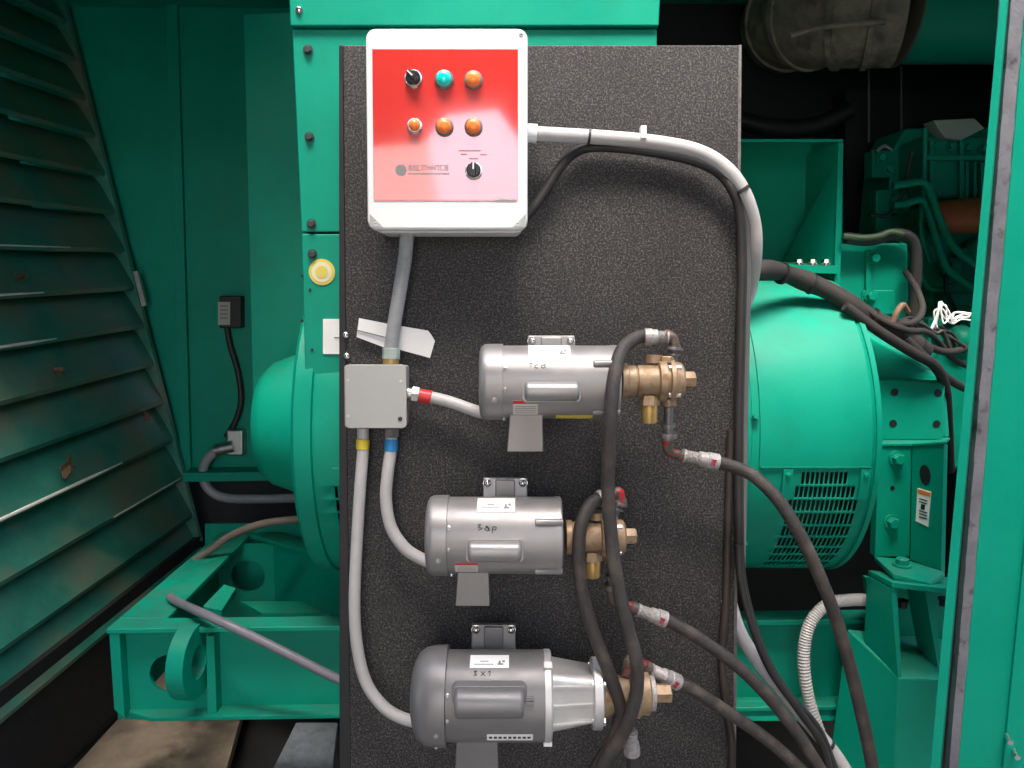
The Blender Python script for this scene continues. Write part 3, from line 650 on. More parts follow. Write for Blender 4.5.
# black cables on the bracket
m = MB()
m.tube([at(x, y, 2.12) for x, y in ((845, 238), (870, 240), (895, 234), (912, 240), (916, 260), (914, 300), (912, 330), (925, 360))], .016, 12)
tag(m.build('black_cable', CABLE), 'thick black cable bent over the green bracket box down to the loom', 'cable')
m = MB()
m.tube([at(x, y, 2.10) for x, y in ((843, 236), (862, 238), (880, 236), (890, 232), (903, 234))], .008, 10)
tag(m.build('green_wire', mat('wire_olive', (.055, .09, .045), .6)), 'olive wire lying along the top of the green bracket box', 'wire')
m = MB()
for q in range(5):
    m.tube([at(x + random.uniform(-4, 4), y + random.uniform(-4, 4), 2.02 + .012 * q) for x, y in ((931 + 2 * q, 334), (936, 318 - 2 * q), (939 + q, 303 + q), (945, 314 + q), (948 + q, 324), (958, 316), (972, 311 + 2 * q))], .0022, 8)
tag(m.build('white_wires', PAPER), 'bundle of thin white wires at the end of the black loom', 'wires')
m = MB()
for q in range(6):
    m.tube([at(x + random.uniform(-8, 8), y + random.uniform(-5, 5), 2.0 + .012 * q) for x, y in ((895, 330), (915, 318), (930, 335), (945, 330), (958, 350))], .0045, 8)
tag(m.build('black_wires', CABLE), 'tangle of thin black wires where loom and white wires meet', 'wires')

# insulated intake elbow + duct
el = thing('insulated_elbow', 'grey brown lagged elbow hose with seam ribs under the enclosure roof', 'hose', at(840, 70, 2.6))
pts = [(800, 44, 3.4), (786, 34, 3.08), (789, 22, 2.86), (808, 16, 2.72), (838, 11, 2.62), (870, 10, 2.58), (897, 9, 2.56)]
m = MB(); m.tube([at(*p) for p in pts], [.15] * 14 + [.158] * 10 + [.165] * 10 + [.17] * 40, 36); m.build('lagging', WRAP, el)
m = MB()
PP = crom([at(*p) for p in pts])
for i in (18, 25, 33, 40):
    d = (PP[i + 1] - PP[i]).normalized(); rad = (.158, .165, .17, .17)[(18, 25, 33, 40).index(i)]
    m.lathe([(-.012, rad - .004), (-.009, rad + .008), (.009, rad + .008), (.012, rad - .004)], PP[i], d, 40, caps=False)
m.tube([at(x, y, 2.40) for x, y in ((790, 36), (810, 30), (840, 25), (885, 22))], .008, 8); m.build('seam_rib', WRAP, el)
m = MB(); m.lathe([(0, .168), (.003, .172), (.008, .172), (.011, .165)], at(897, 9, 2.56), (1, 0, 0), 40); m.build('clamp_band', mat('band_brown', (.10, .09, .07), .7, .2), el)
m = MB(); m.lathe([(.0, .150), (.03, .160), (.6, .160)], at(900, 9, 2.57), (1, 0, 0), 48)
tag(m.build('intake_duct', GREEN), 'green round duct joined to the lagged elbow under the roof', 'duct')
m = MB(); m.tube([at(x, y, 2.75) for x, y in ((700, 95), (735, 118), (775, 128), (815, 126), (850, 110))], .03, 14)
tag(m.build('black_hose', BLACKM), 'black hose sagging in the dark above the green hood', 'hose')
m = MB(); prect(m, 845, 90, 912, 330, 2.9, .1); prect(m, 640, -120, 1100, 480, 3.0, .04)  # black sheets painted in place of the deep shade back here
tag(m.build('shade_backdrop', BLACKM), 'matt black shroud standing in for the shade behind the engine', 'backdrop')

# door frame on the right, nearer the camera
YD = 1.48
df = thing('door_frame', 'bright green door post with a worn grey rubber seal', 'door frame', at(985, 775, YD, 0))
def q4(a, b, c, d, Y, dep): return [at(*p, Y, 0) for p in (a, b, c, d)]
m = MB(); pts = [(1001.5, -20), (1009, -20), (937.5, 790), (928, 790)]; m.loft([at(x, y, YD - .02, 0) for x, y in pts], [at(x, y, YD - .02, 0) + Vector((.065, .09, 0)) for x, y in pts]); m.build('inner_lip', GREEN, df, .002)
m = MB(); pts = [(1008, -20), (1022, -20), (953, 790), (936.5, 790)]; m.prism([at(x, y, YD + .012, 0) for x, y in pts], (0, .02, 0)); m.build('channel', BLACKM, df)
rb = []
m = MB(); NS = 60
rings = []
for q in range(NS + 1):
    f_ = q / NS; y_ = -20 + 810 * f_
    xa_ = 1010.5 + (945.0 - 1010.5) * f_ + random.uniform(-.35, .35); xb_ = 1028 + (957 - 1028) * f_ + random.uniform(-.5, .5)
    a_, b_ = at(xa_, y_, YD + .004, 0), at(xb_, y_, YD + .004, 0); ap, bp_ = at(xa_ + 2.5, y_, YD - .006, 0), at(xb_ - 1.5, y_, YD - .008, 0)
    rings.append([m.v(p) for p in (a_ + Vector((0, .03, 0)), a_, ap, bp_, b_, b_ + Vector((0, .03, 0)))])
for A_, B_ in zip(rings, rings[1:]):
    for k in range(6): m.f([A_[k], B_[k], B_[(k + 1) % 6], A_[(k + 1) % 6]])
m.f(rings[0]); m.f(rings[-1][::-1])
m.build('rubber_seal', SEAL, df)
m = MB(); pts = [(1028, -20), (1300, -20), (1300, 790), (955.5, 790)]; m.prism([at(x, y, YD - .006, 0) for x, y in pts], (0, .05, 0)); m.build('door_post', GREEN, df, .004)
m = MB(); pts = [(1040, 400), (1100, 400), (1100, 790), (1001, 790)]; m.prism([at(x, y, YD - .012, 0) for x, y in pts], (0, .005, 0)); m.build('cover_strip', GREEN, df, .001)
for x, y in ((1007, 735), (1014, 750)):
    m = MB(); m.cyl(at(x, y, YD - .012, 0), at(x, y, YD - .012, 0) + Vector((-.005, -.02, -.004)), .0055, seg=10); m.build('hinge_screw', CHROME, df)

# ================================================================== the board
brd = thing('mounting_board', 'tall black speckled board carrying the three motor pumps and control box', 'board', bframe(540, 1000, -.03))
def BL(px, py): return BR.inverted() @ (bp(px, py) - BP0)
M0 = Matrix.Translation(BP0) @ BR
tl, tr = BL(340, 45), BL(740, 45)
b0, b1 = BL(349, 768), BL(734, 768)
zb = BL(540, 960).z
k_ = (tl.z - zb) / (tl.z - b0.z)
xa = tl.x + (b0.x - tl.x) * k_; xb = tr.x + (b1.x - tr.x) * k_
m = MB(M0); m.prism([(tl.x + .005, 0, tl.z), (tr.x, 0, tr.z), (xb, 0, zb), (xa, 0, zb)], (0, .03, 0)); m.build('panel', BOARD, brd, .003)
m = MB(M0); m.prism([(tl.x - .002, -.002, tl.z), (tl.x + .006, -.002, tl.z), (xa + .004, -.002, zb), (xa - .026, -.002, zb)], (0, .036, 0)); m.build('edge_channel', BLACKM, brd, .002)
m = MB(M0); m.prism([(tr.x - .003, -.001, tr.z), (tr.x + .003, -.001, tr.z), (xb + .004, -.001, zb), (xb - .002, -.001, zb)], (0, .034, 0)); m.build('edge_trim', STEELD, brd)
for px, py in ((346, 335), (347, 356)):
    m = MB(); p = bp(px, py, .002); m.ball(p + BN * .003, .0075, BN, 14, .7); m.build('edge_bolt', CHROME, brd)
m = MB(); p = bp(722, 601, .0); m.ball(p + BN * .002, .004, BN, 12, .7); m.build('edge_bolt', CHROME, brd)
m = MB(); p = bp(738, 299, .0); m.ball(p + BN * .002, .004, BN, 12, .7); m.build('edge_bolt', CHROME, brd)
# second cut: long dark stiffening angle near right edge
# ================================================================== control box
cbx = thing('control_box', 'white plastic control box with glossy red front panel of lamps and knobs', 'control box', bframe(449, 232, 0.0))
s = bs(448, 130, .12)
Mc = bframe(448, 130, .12) @ Matrix.Translation((0, .12, 0)) @ Matrix.Scale(s, 4)
def rrect(x0, x1, z0, z1, r, n=6):
    pts = []
    for cx, cz, a0 in ((x1 - r, z1 - r, 0), (x0 + r, z1 - r, 90), (x0 + r, z0 + r, 180), (x1 - r, z0 + r, 270)):
        for k in range(n + 1):
            a = R(a0 + 90 * k / n); pts.append((cx + r * math.cos(a), cz + r * math.sin(a)))
    return pts
def Y_(pts, y): return [(x, y, z) for x, z in pts]
OFFP = .12 / s
m = MB(Mc); m.loft(Y_(rrect(-78, 77, -100, 97, 9), -OFFP + 14), Y_(rrect(-76, 75, -98, 95, 9), 0)); m.build('box_body', WHITE, cbx, .004, segs=3)
m = MB(Mc); m.loft(Y_(rrect(-82, 80, -99, 100, 10), -OFFP + 13.5), Y_(rrect(-81.5, 79.5, -98.5, 99.5, 10), -OFFP)); lid = m.build('lid', WHITE, cbx, .005, segs=3)
m = MB(Mc); m.prism(Y_([(-75, 79), (70, 79), (70, -70), (-75, -70)], -OFFP - .8), (0, .7, 0)); rp = m.build('red_panel', RED, cbx, .0003)
# lid corner screws / cut corners
for x, z in ((73, 93), (70, -93), (-73, -93)):
    m = MB(Mc); m.cyl((x, -OFFP + .2, z), (x, -OFFP - .6, z), 2.2, seg=14); sc_ = m.build('lid_screw', ZINC, cbx)
    m = MB(Mc); m.box((x, -OFFP - .7, z), (3, .3, .6)); m.build('screw_slot', INK, sc_)
for sx in (-1, 1):
    m = MB(Mc); x = 78 if sx > 0 else -79
    m.prism(Y_([(x, -96), (x - sx * 13, -96), (x, -83)], -OFFP - .35), (0, .3, 0)); m.build('corner_recess', GREYPL, cbx)
def pc(px, py): return ((px - 448.0) * .985, (130 - py) * 0.985)
P0 = -OFFP - .8
def selector(px, py, ang):
    x, z = pc(px, py)
    m = MB(Mc); m.lathe([(0, 8.6), (2.5, 8.6), (3.5, 7.4)], (x, P0, z), (0, -1, 0), 30); bz = m.build('selector_bezel', CHROME, cbx)
    m = MB(Mc); m.lathe([(0, 7.2), (4, 7.2), (5, 6.4)], (x, P0 - 2.5, z), (0, -1, 0), 28)
    q = Matrix.Rotation(R(ang), 3, 'Y'); m.box((x, P0 - 8.5, z), (4.6, 6, 13.5), q); kn = m.build('selector_knob', KNOB, cbx, .0008)
    m = MB(Mc); m.box(Vector((x, P0 - 11.7, z)) + q @ Vector((0, 0, 3.2)), (1.5, .5, 6.8), q); m.build('pointer_line', WHITE, kn)
selector(413.5, 79.5, -45); selector(474, 171.5, 2)
def lamp(px, py, m_, bezel=CHROME, r=6.6, name='pilot_lamp'):
    x, z = pc(px, py)
    m = MB(Mc); m.lathe([(0, r + 1.9), (2.2, r + 1.9), (3.4, r + .5), (3.4, r)], (x, P0, z), (0, -1, 0), 30); bz = m.build('lamp_bezel', bezel, cbx)
    m = MB(Mc); m.lathe([(2, r), (6.5, r), (8.5, r * .8), (9.6, r * .45), (10, 0)], (x, P0, z), (0, -1, 0), 30); m.build('lens', m_, bz)
lamp(444.5, 80.5, AQUA, STEELD, 7.6); lamp(474, 81, AMBER, STEELD, 7.4); lamp(414.5, 126.5, AMBER, CHROME, 5.6); lamp(444.5, 127.5, AMBER, STEELD, 7.2); lamp(474, 127.5, AMBER, STEELD, 7.2)
# logo and small print
m = MB(Mc); x, z = pc(400, 170.5); m.lathe([(0, 5.6), (.3, 5.6)], (x, P0, z), (0, -1, 0), 28)
lg = m.build('logo_disc', PRINT, cbx)
m = MB(Mc)
rn = random.Random(3)
for k in range(9):
    x0 = 408 + k * 4.6; x, z = pc(x0, 168)
    w = 3.4; t = .8
    pat = rn.choice(['HI', 'EB', 'CO', 'NT'])
    m.box((x, P0 - .15, z), (t, .3, 5))
    if pat[0] in 'HNE': m.box((x + w - t, P0 - .15, z), (t, .3, 5))
    if pat[0] in 'ECN': m.box((x + w / 2, P0 - .16, z + 2.2), (w, .3, t))
    if pat[0] in 'HE': m.box((x + w / 2, P0 - .16, z), (w, .3, t))
    if pat[0] in 'EC': m.box((x + w / 2, P0 - .16, z - 2.2), (w, .3, t))
for k in range(14):
    x, z = pc(409 + k * 3, 174); m.box((x, P0 - .15, z), (2.2, .3, 1.5))
m.build('logo_print', PRINT, cbx)
m = MB(Mc)
for k, (px, py, w) in enumerate(((470, 151, 22), (464, 154.5, 6), (484, 155, 7), (474, 159, 9))):
    x, z = pc(px, py); m.box((x, P0 - .15, z), (w, .3, .9))
m.build('legend_print', mat('dull_red_print', (.25, .06, .06), .5), cbx)
m = MB(Mc); m.prism(Y_([(48, -69.0), (56, -67.2), (60, -69), (68, -68.4), (68, -69.8), (48, -69.8)], P0 - .3), (0, .28, 0)); m.build('worn_or_glint_edge', GREYPL, cbx)

# ================================================================== junction box
jb = thing('junction_box', 'square grey metal junction box near the board edge, three taped conduits leaving it', 'junction box', bframe(375, 429, 0))
s = bs(375, 396, .07); Mj = bframe(375, 396, .07) @ Matrix.Translation((0, .07, 0)) @ Matrix.Scale(s, 4); o_ = .07 / s
m = MB(Mj); m.loft(Y_(rrect(-31, 31, -32, 31, 3), -o_ + 2), Y_(rrect(-30, 30, -31, 30, 3), 0)); m.build('box_body', GREYPL, jb, .001)
m = MB(Mj); m.loft(Y_(rrect(-30, 31.5, -32.5, 31.5, 5), -o_), Y_(rrect(-30, 31.5, -32.5, 31.5, 5), -o_ + 1.6)); m.build('cover', GREYPL, jb, .0015)
for x, z in ((26, 15), (25, -23), (-27, 16), (-27, -20)):
    m = MB(Mj); m.cyl((x, -o_ + .2, z), (x, -o_ - .7, z), 1.5 if z > -22 else 2.3, seg=12); m.build('cover_screw', ZINC if z > -22 else INK, jb)

# ================================================================== conduits on the board
def conduit(label, pix, r, m_, name='conduit', n=8, **kw):
    P_ = [bp(*p) for p in pix]
    t = thing(name, label, 'conduit', P_[-1])
    mm = MB(); mm.tube(P_, r, 16, n=n); mm.build('sheath', m_, t)
    return t, P_
def collar(t, a, b, r, m_, name, seg=20, bev=.001):
    mm = MB(); mm.cyl(bp(*a), bp(*b), r, seg=seg); return mm.build(name, m_, t, bev)
t, _ = conduit('dull grey flexible conduit between control box underside and junction box', [(407, 234, .06), (405, 258, .055), (400, 290, .05), (395, 320, .045), (391.5, 345, .04), (391, 358, .04)], .0145, CONDUITD)
collar(t, (407, 229, .06), (407, 236, .06), .0185, GREYPL, 'upper_connector'); collar(t, (391.3, 348, .04), (391, 359, .04), .0185, mat('greenish_nut', (.42, .50, .44), .4, .3), 'lower_connector', 8)
collar(t, (391, 358, .04), (391, 364, .04), .0165, BRASSY, 'lock_ring')
t, _ = conduit('pale conduit with a red tape band running to the upper motor', [(412, 394, .04), (430, 397, .04), (450, 402, .04), (470, 409, .045), (484, 413, .045), (500, 412, .05)], .0125, CONDW)
collar(t, (406, 393, .04), (413, 394, .04), .0135, ZINC, 'threaded_nipple'); collar(t, (412, 394, .04), (419, 395, .04), .0175, ZINC, 'connector_nut', 6); collar(t, (419.5, 395.2, .04), (431.5, 397.5, .04), .0142, TAPER, 'red_tape_band')
t, _ = conduit('pale conduit with a blue tape band curving to the middle motor', [(391, 428, .04), (391, 448, .04), (387.5, 475, .045), (386, 500, .045), (391, 527, .045), (404, 547, .045), (420, 558, .045), (440, 566, .05)], .0128, CONDW)
collar(t, (391.5, 428, .04), (391.5, 437, .04), .0165, STEELD, 'connector_nut', 6); collar(t, (391.3, 439, .04), (391, 451, .04), .0142, TAPEB, 'blue_tape_band')
t, _ = conduit('pale conduit with a yellow tape band hanging down to the lowest motor', [(363, 428, .04), (363, 450, .04), (360, 490, .045), (357, 540, .045), (354.5, 600, .05), (357, 645, .05), (366, 682, .05), (383, 706, .055), (402, 718, .06), (425, 724, .06)], .0125, CONDW)
collar(t, (363.3, 428, .04), (363, 438, .04), .0125, ZINC, 'connector_nut', 6); collar(t, (363, 439, .04), (362.6, 449, .04), .0142, TAPEY, 'yellow_tape_band')
t, _ = conduit('long pale grey conduit arching from control box side over the board edge', [(526, 133, .06), (560, 135, .055), (610, 138, .042), (660, 143, .040), (700, 152, .042), (728, 170, .042), (745, 195, .035), (754, 225, .015), (755, 255, -.01), (750, 290, -.07), (735, 340, -.10), (725, 450, -.10), (724, 560, -.09), (736, 622, -.05), (758, 662, -.02), (785, 695, 0), (812, 727, .0), (836, 756, .0), (860, 795, .0)], .0148, CONDW)
collar(t, (527, 133, .06), (537, 133.6, .06), .0185, WHITE, 'connector'); mm = MB(); mm.box(bp(643, 133, .05), (.012, .02, .026), BR.to_3x3()); mm.build('clip', WHITE, t, .002)
collar(t, (588, 136.6, .047), (590.5, 136.9, .047), .0165, CABLE, 'cable_tie'); collar(t, (741, 189, .04), (743, 192, .04), .0165, CABLE, 'cable_tie'); collar(t, (826.5, 744.5, 0), (829, 747, 0), .0170, CABLE, 'cable_tie')
m = MB(); m.tube([bp(*p) for p in ((522, 222, .02), (532, 210, .03), (546, 190, .03), (562, 165, .03), (578, 151, .022), (600, 147, .022), (645, 151, .022), (690, 160, .024), (717, 172, .03), (732, 190, .04), (740, 215, .03), (742, 260, .02), (741, 330, .02), (739, 420, .02), (739, 520, .02), (741, 572, .015), (750, 615, .01), (766, 660, .01), (790, 697, .015), (818, 730, .015), (836, 775, .015))], .0100, 12)
tag(m.build('black_cable', CABLE), 'thick black cable looping from under the control box down the board edge', 'cable')
m = MB(); m.tube([bp(*p) for p in ((600, 142, .025), (640, 147, .028), (685, 155, .034), (715, 166, .04), (733, 182, .04), (745, 215, .025), (747, 260, .0), (746, 330, -.02), (744, 420, -.03), (743, 500, -.02), (741, 580, .0))], .0085, 12)
tag(m.build('grey_cable', mat('grey_cable_jacket', (.12, .12, .12), .45)), 'thinner dark grey cable tied beneath the pale arching conduit', 'cable')
m = MB(); m.tube([bp(*p) for p in ((739, 545, .03), (741, 580, .03), (752, 625, .03), (772, 672, .03), (800, 712, .03), (822, 745, .03), (834, 790, .03))], .008, 12)
tag(m.build('black_cable', CABLE), 'black cable leaving the board edge low down beside the pale conduit', 'cable')

m = MB(); m.tube([bp(*p) for p in ((731, 430, .008), (728, 520, .008), (726, 600, .010), (722, 660, .012), (727, 710, .014), (732, 745, .016), (730, 800, .016))], .0085, 12)
tag(m.build('drain_tube', mat('brown_black_tube', (.03, .022, .018), .6, var=.3)), 'brown black tube running down inside the edge of the board', 'tube')
# paper tags behind the conduit
pt = thing('paper_tags', 'folded white paper tags tucked behind the dull grey conduit', 'paper', bframe(395, 358, 0))
m = MB(); m.loft([bp(*p) for p in ((356.5, 337, .012), (359, 318, .016), (394, 325, .022), (391, 350, .014))], [bp(*p) for p in ((356.5, 337, .0105), (359, 318, .0145), (394, 325, .0205), (391, 350, .0125))]); a_ = m.build('sheet', PAPER, pt)
m = MB(); m.loft([bp(*p) for p in ((357, 329.5, .0165), (386, 337, .0205), (386, 338, .0205), (357, 330.5, .0165))], [bp(*p) for p in ((357, 329.5, .0135), (386, 337, .0175), (386, 338, .0175), (357, 330.5, .0135))]); m.build('fold_line', PRINT, a_)
m = MB(); m.loft([bp(*p) for p in ((397, 349, .016), (401, 326, .022), (428, 330.5, .02), (431.5, 335, .02), (435, 341, .018), (430, 358, .014))], [bp(*p) for p in ((397, 349, .0145), (401, 326, .0205), (428, 330.5, .0185), (431.5, 335, .0185), (435, 341, .0165), (430, 358, .0125))]); m.build('sheet', PAPER, pt)
m = MB(); m.loft([bp(*p) for p in ((388, 347, .011), (390, 324, .016), (415, 329, .015), (433, 345, .014), (428, 354, .012))], [bp(*p) for p in ((388, 347, .0095), (390, 324, .0145), (415, 329, .0135), (433, 345, .0125), (428, 354, .0105))]); m.build('sheet', PAPER, pt)

# ================================================================== motors
def motor(label, cx, cy, off, Rb, x0, xf, x1, paint, cap, base, term, plate, big=False, warn=None, ystick=None, scrib=0, lowlab=None, xlug=None):
    """all sizes in picture pixels at the motor axis, converted to metres there"""
    t = thing('electric_motor', label, 'electric motor', bframe(cx, cy, off), 'electric motors on the board')
    s = bs(cx, cy, off); M_ = bframe(cx, cy, off) @ Matrix.Scale(s, 4); back = off / s
    Rf = Rb * (1.11 if big else 1.045)
    m = MB(M_)
    if big: pr = [(x0, 0), (x0, Rf * .52), (x0 + 2, Rf * .68), (x0 + 6, Rf * .84), (x0 + 13, Rf * .95), (x0 + 22, Rf * .99), (x0 + 30, Rf), (xf, Rf), (xf + .5, Rb * .98)]
    else: pr = [(x0, 0), (x0, Rf * .82), (x0 + .6, Rf * .88), (x0 + 2.2, Rf * .95), (x0 + 5, Rf * .99), (x0 + 8, Rf), (xf, Rf), (xf + .5, Rb * .98)]
    m.lathe(pr, (0, 0, 0), (1, 0, 0), 64); fc = m.build('fan_cover', paint, t)
    m = MB(M_); m.lathe([(xf - 1, Rb * .99), (xf + 1, Rb), (x1 - 7, Rb)], (0, 0, 0), (1, 0, 0), 64); bd = m.build('motor_shell', paint, t)
    m = MB(M_); m.lathe([(x1 - 7.5, Rb * .8), (x1 - 7.2, Rb * 1.012), (x1 - 1.5, Rb * 1.012), (x1, Rb * .97), (x1 + .2, Rb * .4)], (0, 0, 0), (1, 0, 0), 64); eb = m.build('end_bracket', CASTAL if big else paint, t)
    # through-bolt lugs on the end bracket
    for a in ((-50, 32) if not big else (-64, 60)):
        a = R(a); m = MB(M_); c = Vector((0, -Rb * math.cos(a), Rb * math.sin(a)))
        if big: m.box(c + Vector((x1 - 4, 0, 0)), (8, 7, 7), Matrix.Rotation(-a, 3, 'X'))
        else:
            m.lathe([(x1 - 27, 2.6), (x1 - 26, 3.6), (x1 - 1, 3.6), (x1, 3.0)], c, (1, 0, 0), 16)
        m.build('bolt_lug', eb.data.materials[0], t)
    for (xx, a, r_) in ((xf - 8, -24, 2.0), (xf + 2.5, 24, 1.4), (xf + 2.5, -8, 1.4), (x0 + 24, -78, 2.6)):
        a = R(a); c = Vector((xx, -(Rf if xx < xf else Rb) * math.cos(a), (Rf if xx < xf else Rb) * math.sin(a)))
        m = MB(M_); m.lathe([(-1, r_ * 1.5), (.4, r_ * 1.5), (.6, r_), (2.0, r_), (2.4, r_ * .6)], c, (0, -math.cos(a), math.sin(a)), 14); m.build('case_screw', ZINC, t)
    # capacitor housing on the front
    cx0, cx1, cz, cr = cap
    yc = -math.sqrt(max(1, Rb * Rb - cz * cz))
    m = MB(M_)
    m.loft(Y_(rrect(cx0 - 2.5, cx1 + 2.5, cz - cr - 1.5, cz + cr + 1.5, 5), yc - .6), Y_(rrect(cx0 - 4, cx1 + 4, cz - cr - 3, cz + cr + 3, 6), yc + 10)); fl = m.build('capacitor_base', paint, t, .0015)
    m = MB(M_); prof = []
    for k in range(7): a = R(90 * k / 6); prof.append((cx0 + 4 - 4 * math.cos(a), cr - 4 + 4 * math.sin(a)))
    for k in range(7): a = R(90 - 90 * k / 6); prof.append((cx1 - 4 + 4 * math.cos(a), cr - 4 + 4 * math.sin(a)))
    m.lathe([(prof[0][0], 0)] + prof + [(prof[-1][0], 0)], (0, yc - 2, cz), (1, 0, 0), 40); cpv = m.build('capacitor_cover', paint, t)
    if big:
        m = MB(M_)
        for q in (-3, 0, 3): m.box((cx1 + 6, yc - 1, cz + q * 1.6), (8, 3, 1.6))
        m.build('cover_ribs', paint, t, .0004)
    # mounting base behind: upper foot with two bolts
    bx0, bx1, bz1 = base
    m = MB(M_); m.loft([(bx0, back * .35, Rb * .6), (bx1, back * .35, Rb * .6), (bx1, back * .35 + 6, Rb * .6), (bx0, back * .35 + 6, Rb * .6)], [(bx0 + .5, back * .42, bz1), (bx1 - .5, back * .42, bz1), (bx1 - .5, back * .42 + 6, bz1), (bx0 + .5, back * .42 + 6, bz1)]); m.build('mounting_foot', paint, t, .002)
    m = MB(M_); w_ = bx1 - bx0; m.bx(bx0 + w_ * .28, bx1 - w_ * .28, back * .42 - 4, back * .5, Rb * .6, bz1 - 1.5); m.build('foot_rib', paint, t, .003)
    m = MB(M_); m.bx(bx0 + 2, bx1 - 2, Rb * .3, back - .4, -Rb * .7, Rb * .45); m.build('mounting_cradle', paint, t, .002)
    for xx in (bx0 + 5, bx1 - 5):
        m = MB(M_); c = Vector((xx, back * .42 + 1, bz1 - 5.5)); m.lathe([(0, 5), (1.2, 5)], c, (0, -1, 0), 18); m.ball(c + Vector((0, -1.5, 0)), 4, (0, -1, 0), 16, .9); m.build('foot_bolt', CHROME, t)
        m = MB(M_); c = Vector((xx, back * .42 + 1, bz1 - 13)); m.ball(c, 2.6, (0, -1, 0), 12, .9); m.build('foot_screw', ZINC, t)
    # terminal box below
    tx0, tx1, tz0 = term
    m = MB(M_); m.loft([(tx0 + 3, -Rb * .50, -Rb * .80), (tx1 - 1, -Rb * .50, -Rb * .80), (tx1 - 1, Rb * .5, -Rb * .80), (tx0 + 3, Rb * .5, -Rb * .80)], [(tx0, -Rb * .34, tz0), (tx1, -Rb * .34, tz0), (tx1, Rb * .5, tz0), (tx0, Rb * .5, tz0)]); tb = m.build('terminal_box', paint, t, .0018)
    if big:
        m = MB(M_); m.bx(tx0 + 2, tx1 - 2, -Rb * .42 - 1.5, -Rb * .3, -Rb - 8, -Rb - 5); m.build('box_rim', paint, tb, .001)
    # labels on the shell
    px0, px1, za, zb_ = plate
    th = lambda z: math.asin(max(-.999, min(.999, z / Rb)))
    m = MB(M_); m.patch(px0, px1, th(za), th(zb_), Rb + .1, .35, 8); np_ = m.build('nameplate', PAPER, t)
    m = MB(M_); 
    for q in range(2): m.patch(px0 + 4 + q * 6, px1 - 15 - q * 5, th(za + (zb_ - za) * (.30 + .26 * q)), th(za + (zb_ - za) * (.36 + .26 * q)), Rb + .46, .1, 2)
    m.patch(px1 - 11, px1 - 5.5, th(za + (zb_ - za) * .28), th(za + (zb_ - za) * .42), Rb + .46, .1, 2); m.patch(px1 - 10, px1 - 8, th(za + (zb_ - za) * .42), th(za + (zb_ - za) * .62), Rb + .46, .1, 2); m.patch(px1 - 6.6, px1 - 4, th(za + (zb_ - za) * .5), th(za + (zb_ - za) * .66), Rb + .46, .1, 2)
    m.build('plate_print', PRINT, np_)
    if warn:
        wx0, wx1, wa, wb = warn
        m = MB(M_); m.patch(wx0, wx1, th(wa), th(wb), Rb + .1, .3, 6); wl = m.build('warning_label', STICKW if False else mat('label_cream', (.6, .58, .52), .55), t)
        m = MB(M_); m.patch(wx0, wx1, th(wb - (wb - wa) * .22), th(wb), Rb + .42, .1, 3); m.build('red_strip', TAPER, wl)
        m = MB(M_)
        for q in range(4): m.patch(wx0 + 2, wx1 - 2, th(wa + (wb - wa) * (.12 + .15 * q)), th(wa + (wb - wa) * (.16 + .15 * q)), Rb + .42, .1, 2)
        m.build('label_print', PRINT, wl)
    if ystick:
        m = MB(M_); m.patch(ystick[0], ystick[1], R(-76), R(-60), Rb + .1, .3, 5); m.build('yellow_label', STICKY, t)
    if lowlab:
        m = MB(M_); m.patch(lowlab[0], lowlab[1], th(lowlab[2]), th(lowlab[3]), Rb + .1, .3, 5); ll = m.build('silver_label', ZINC if False else PAPER, t)
        m = MB(M_)
        for q in range(9): m.patch(lowlab[0] + 2 + q * 4.6, lowlab[0] + 5 + q * 4.6, th(lowlab[2] + 3), th(lowlab[3] - 3), Rb + .42, .1, 2)
        m.build('label_print', INK, ll)
    # marker scribble
    m = MB(M_)
    def onsh(x, z): q = th(z); return Vector((x, -(Rb + .25) * math.cos(q), (Rb + .25) * math.sin(q)))
    bx_, bz_ = scrib
    strokes = {0: [[(-9, 3.5), (-4, 4)], [(-6.5, 4), (-7, -2)], [(0, 1.5), (-2.5, 1), (-3, -2), (0, -2.5)], [(5, 1.5), (3, -.5), (5, -2.5), (7, -.5), (5.5, 1.5), (8.5, 3)]],
               1: [[(-9, 4), (-6, 4.5), (-8, 1.5), (-5, 0), (-8, -2.5)], [(0, 2), (-2, -1), (1, -3), (2, 0), (-1, 3), (3, -3)], [(6, 2), (5, -6), (6, 1.5), (9, 1), (8, -2), (6, -1.5)]],
               2: [[(-8, 3), (-5, 3.5), (-7, 1), (-5, -1.5), (-8, -2.5)], [(-1, 3), (3, -3)], [(3, 3), (-1, -3)], [(6, 2), (8, 3.5), (7.5, -3)]]}[0 if ystick else (2 if big else 1)]
    for st_ in strokes: m.tube([onsh(bx_ + x, bz_ + z * (.45 if big else .75)) for x, z in st_], .30 if ystick else .38, 6, n=5)
    m.build('marker_scribble', INK, t)
    return t
O12 = .125
motor('silver motor highest on the board, with red-topped label and yellow sticker', 549, 382, O12, 36.5, -69, -46, 68, SILVER, (-25, 27, -7, 9.5), (-21, 28, 46.5), (-42, -6, -68.5), (-21, 20, 24.5, 36.0), warn=(-36, -12, -30.5, -16), ystick=(6, 42), scrib=(-12, 17))
motor('silver motor in the middle of the three, fan cover left of the upper one', 495, 535, O12, 38, -67, -46, 66, SILVER, (-25, 26, -6, 10), (-13, 33, 53), (-39, -5, -68), (-17, 20, 28.5, 37.7), warn=(-38, -16, -30, -19), scrib=(-7, 15))
motor('darker grey larger motor, lowest on the board, with domed fan cover', 501, 695, .14, 43.5, -88, -53, 50, SILVERD, (-43, 22, 12, 14), (-31, 15, 61), (-46, -2, -92), (-30, 8, 37, 43.0), big=True, scrib=(-18, 33.5), lowlab=(-13, 31, -30, -21))

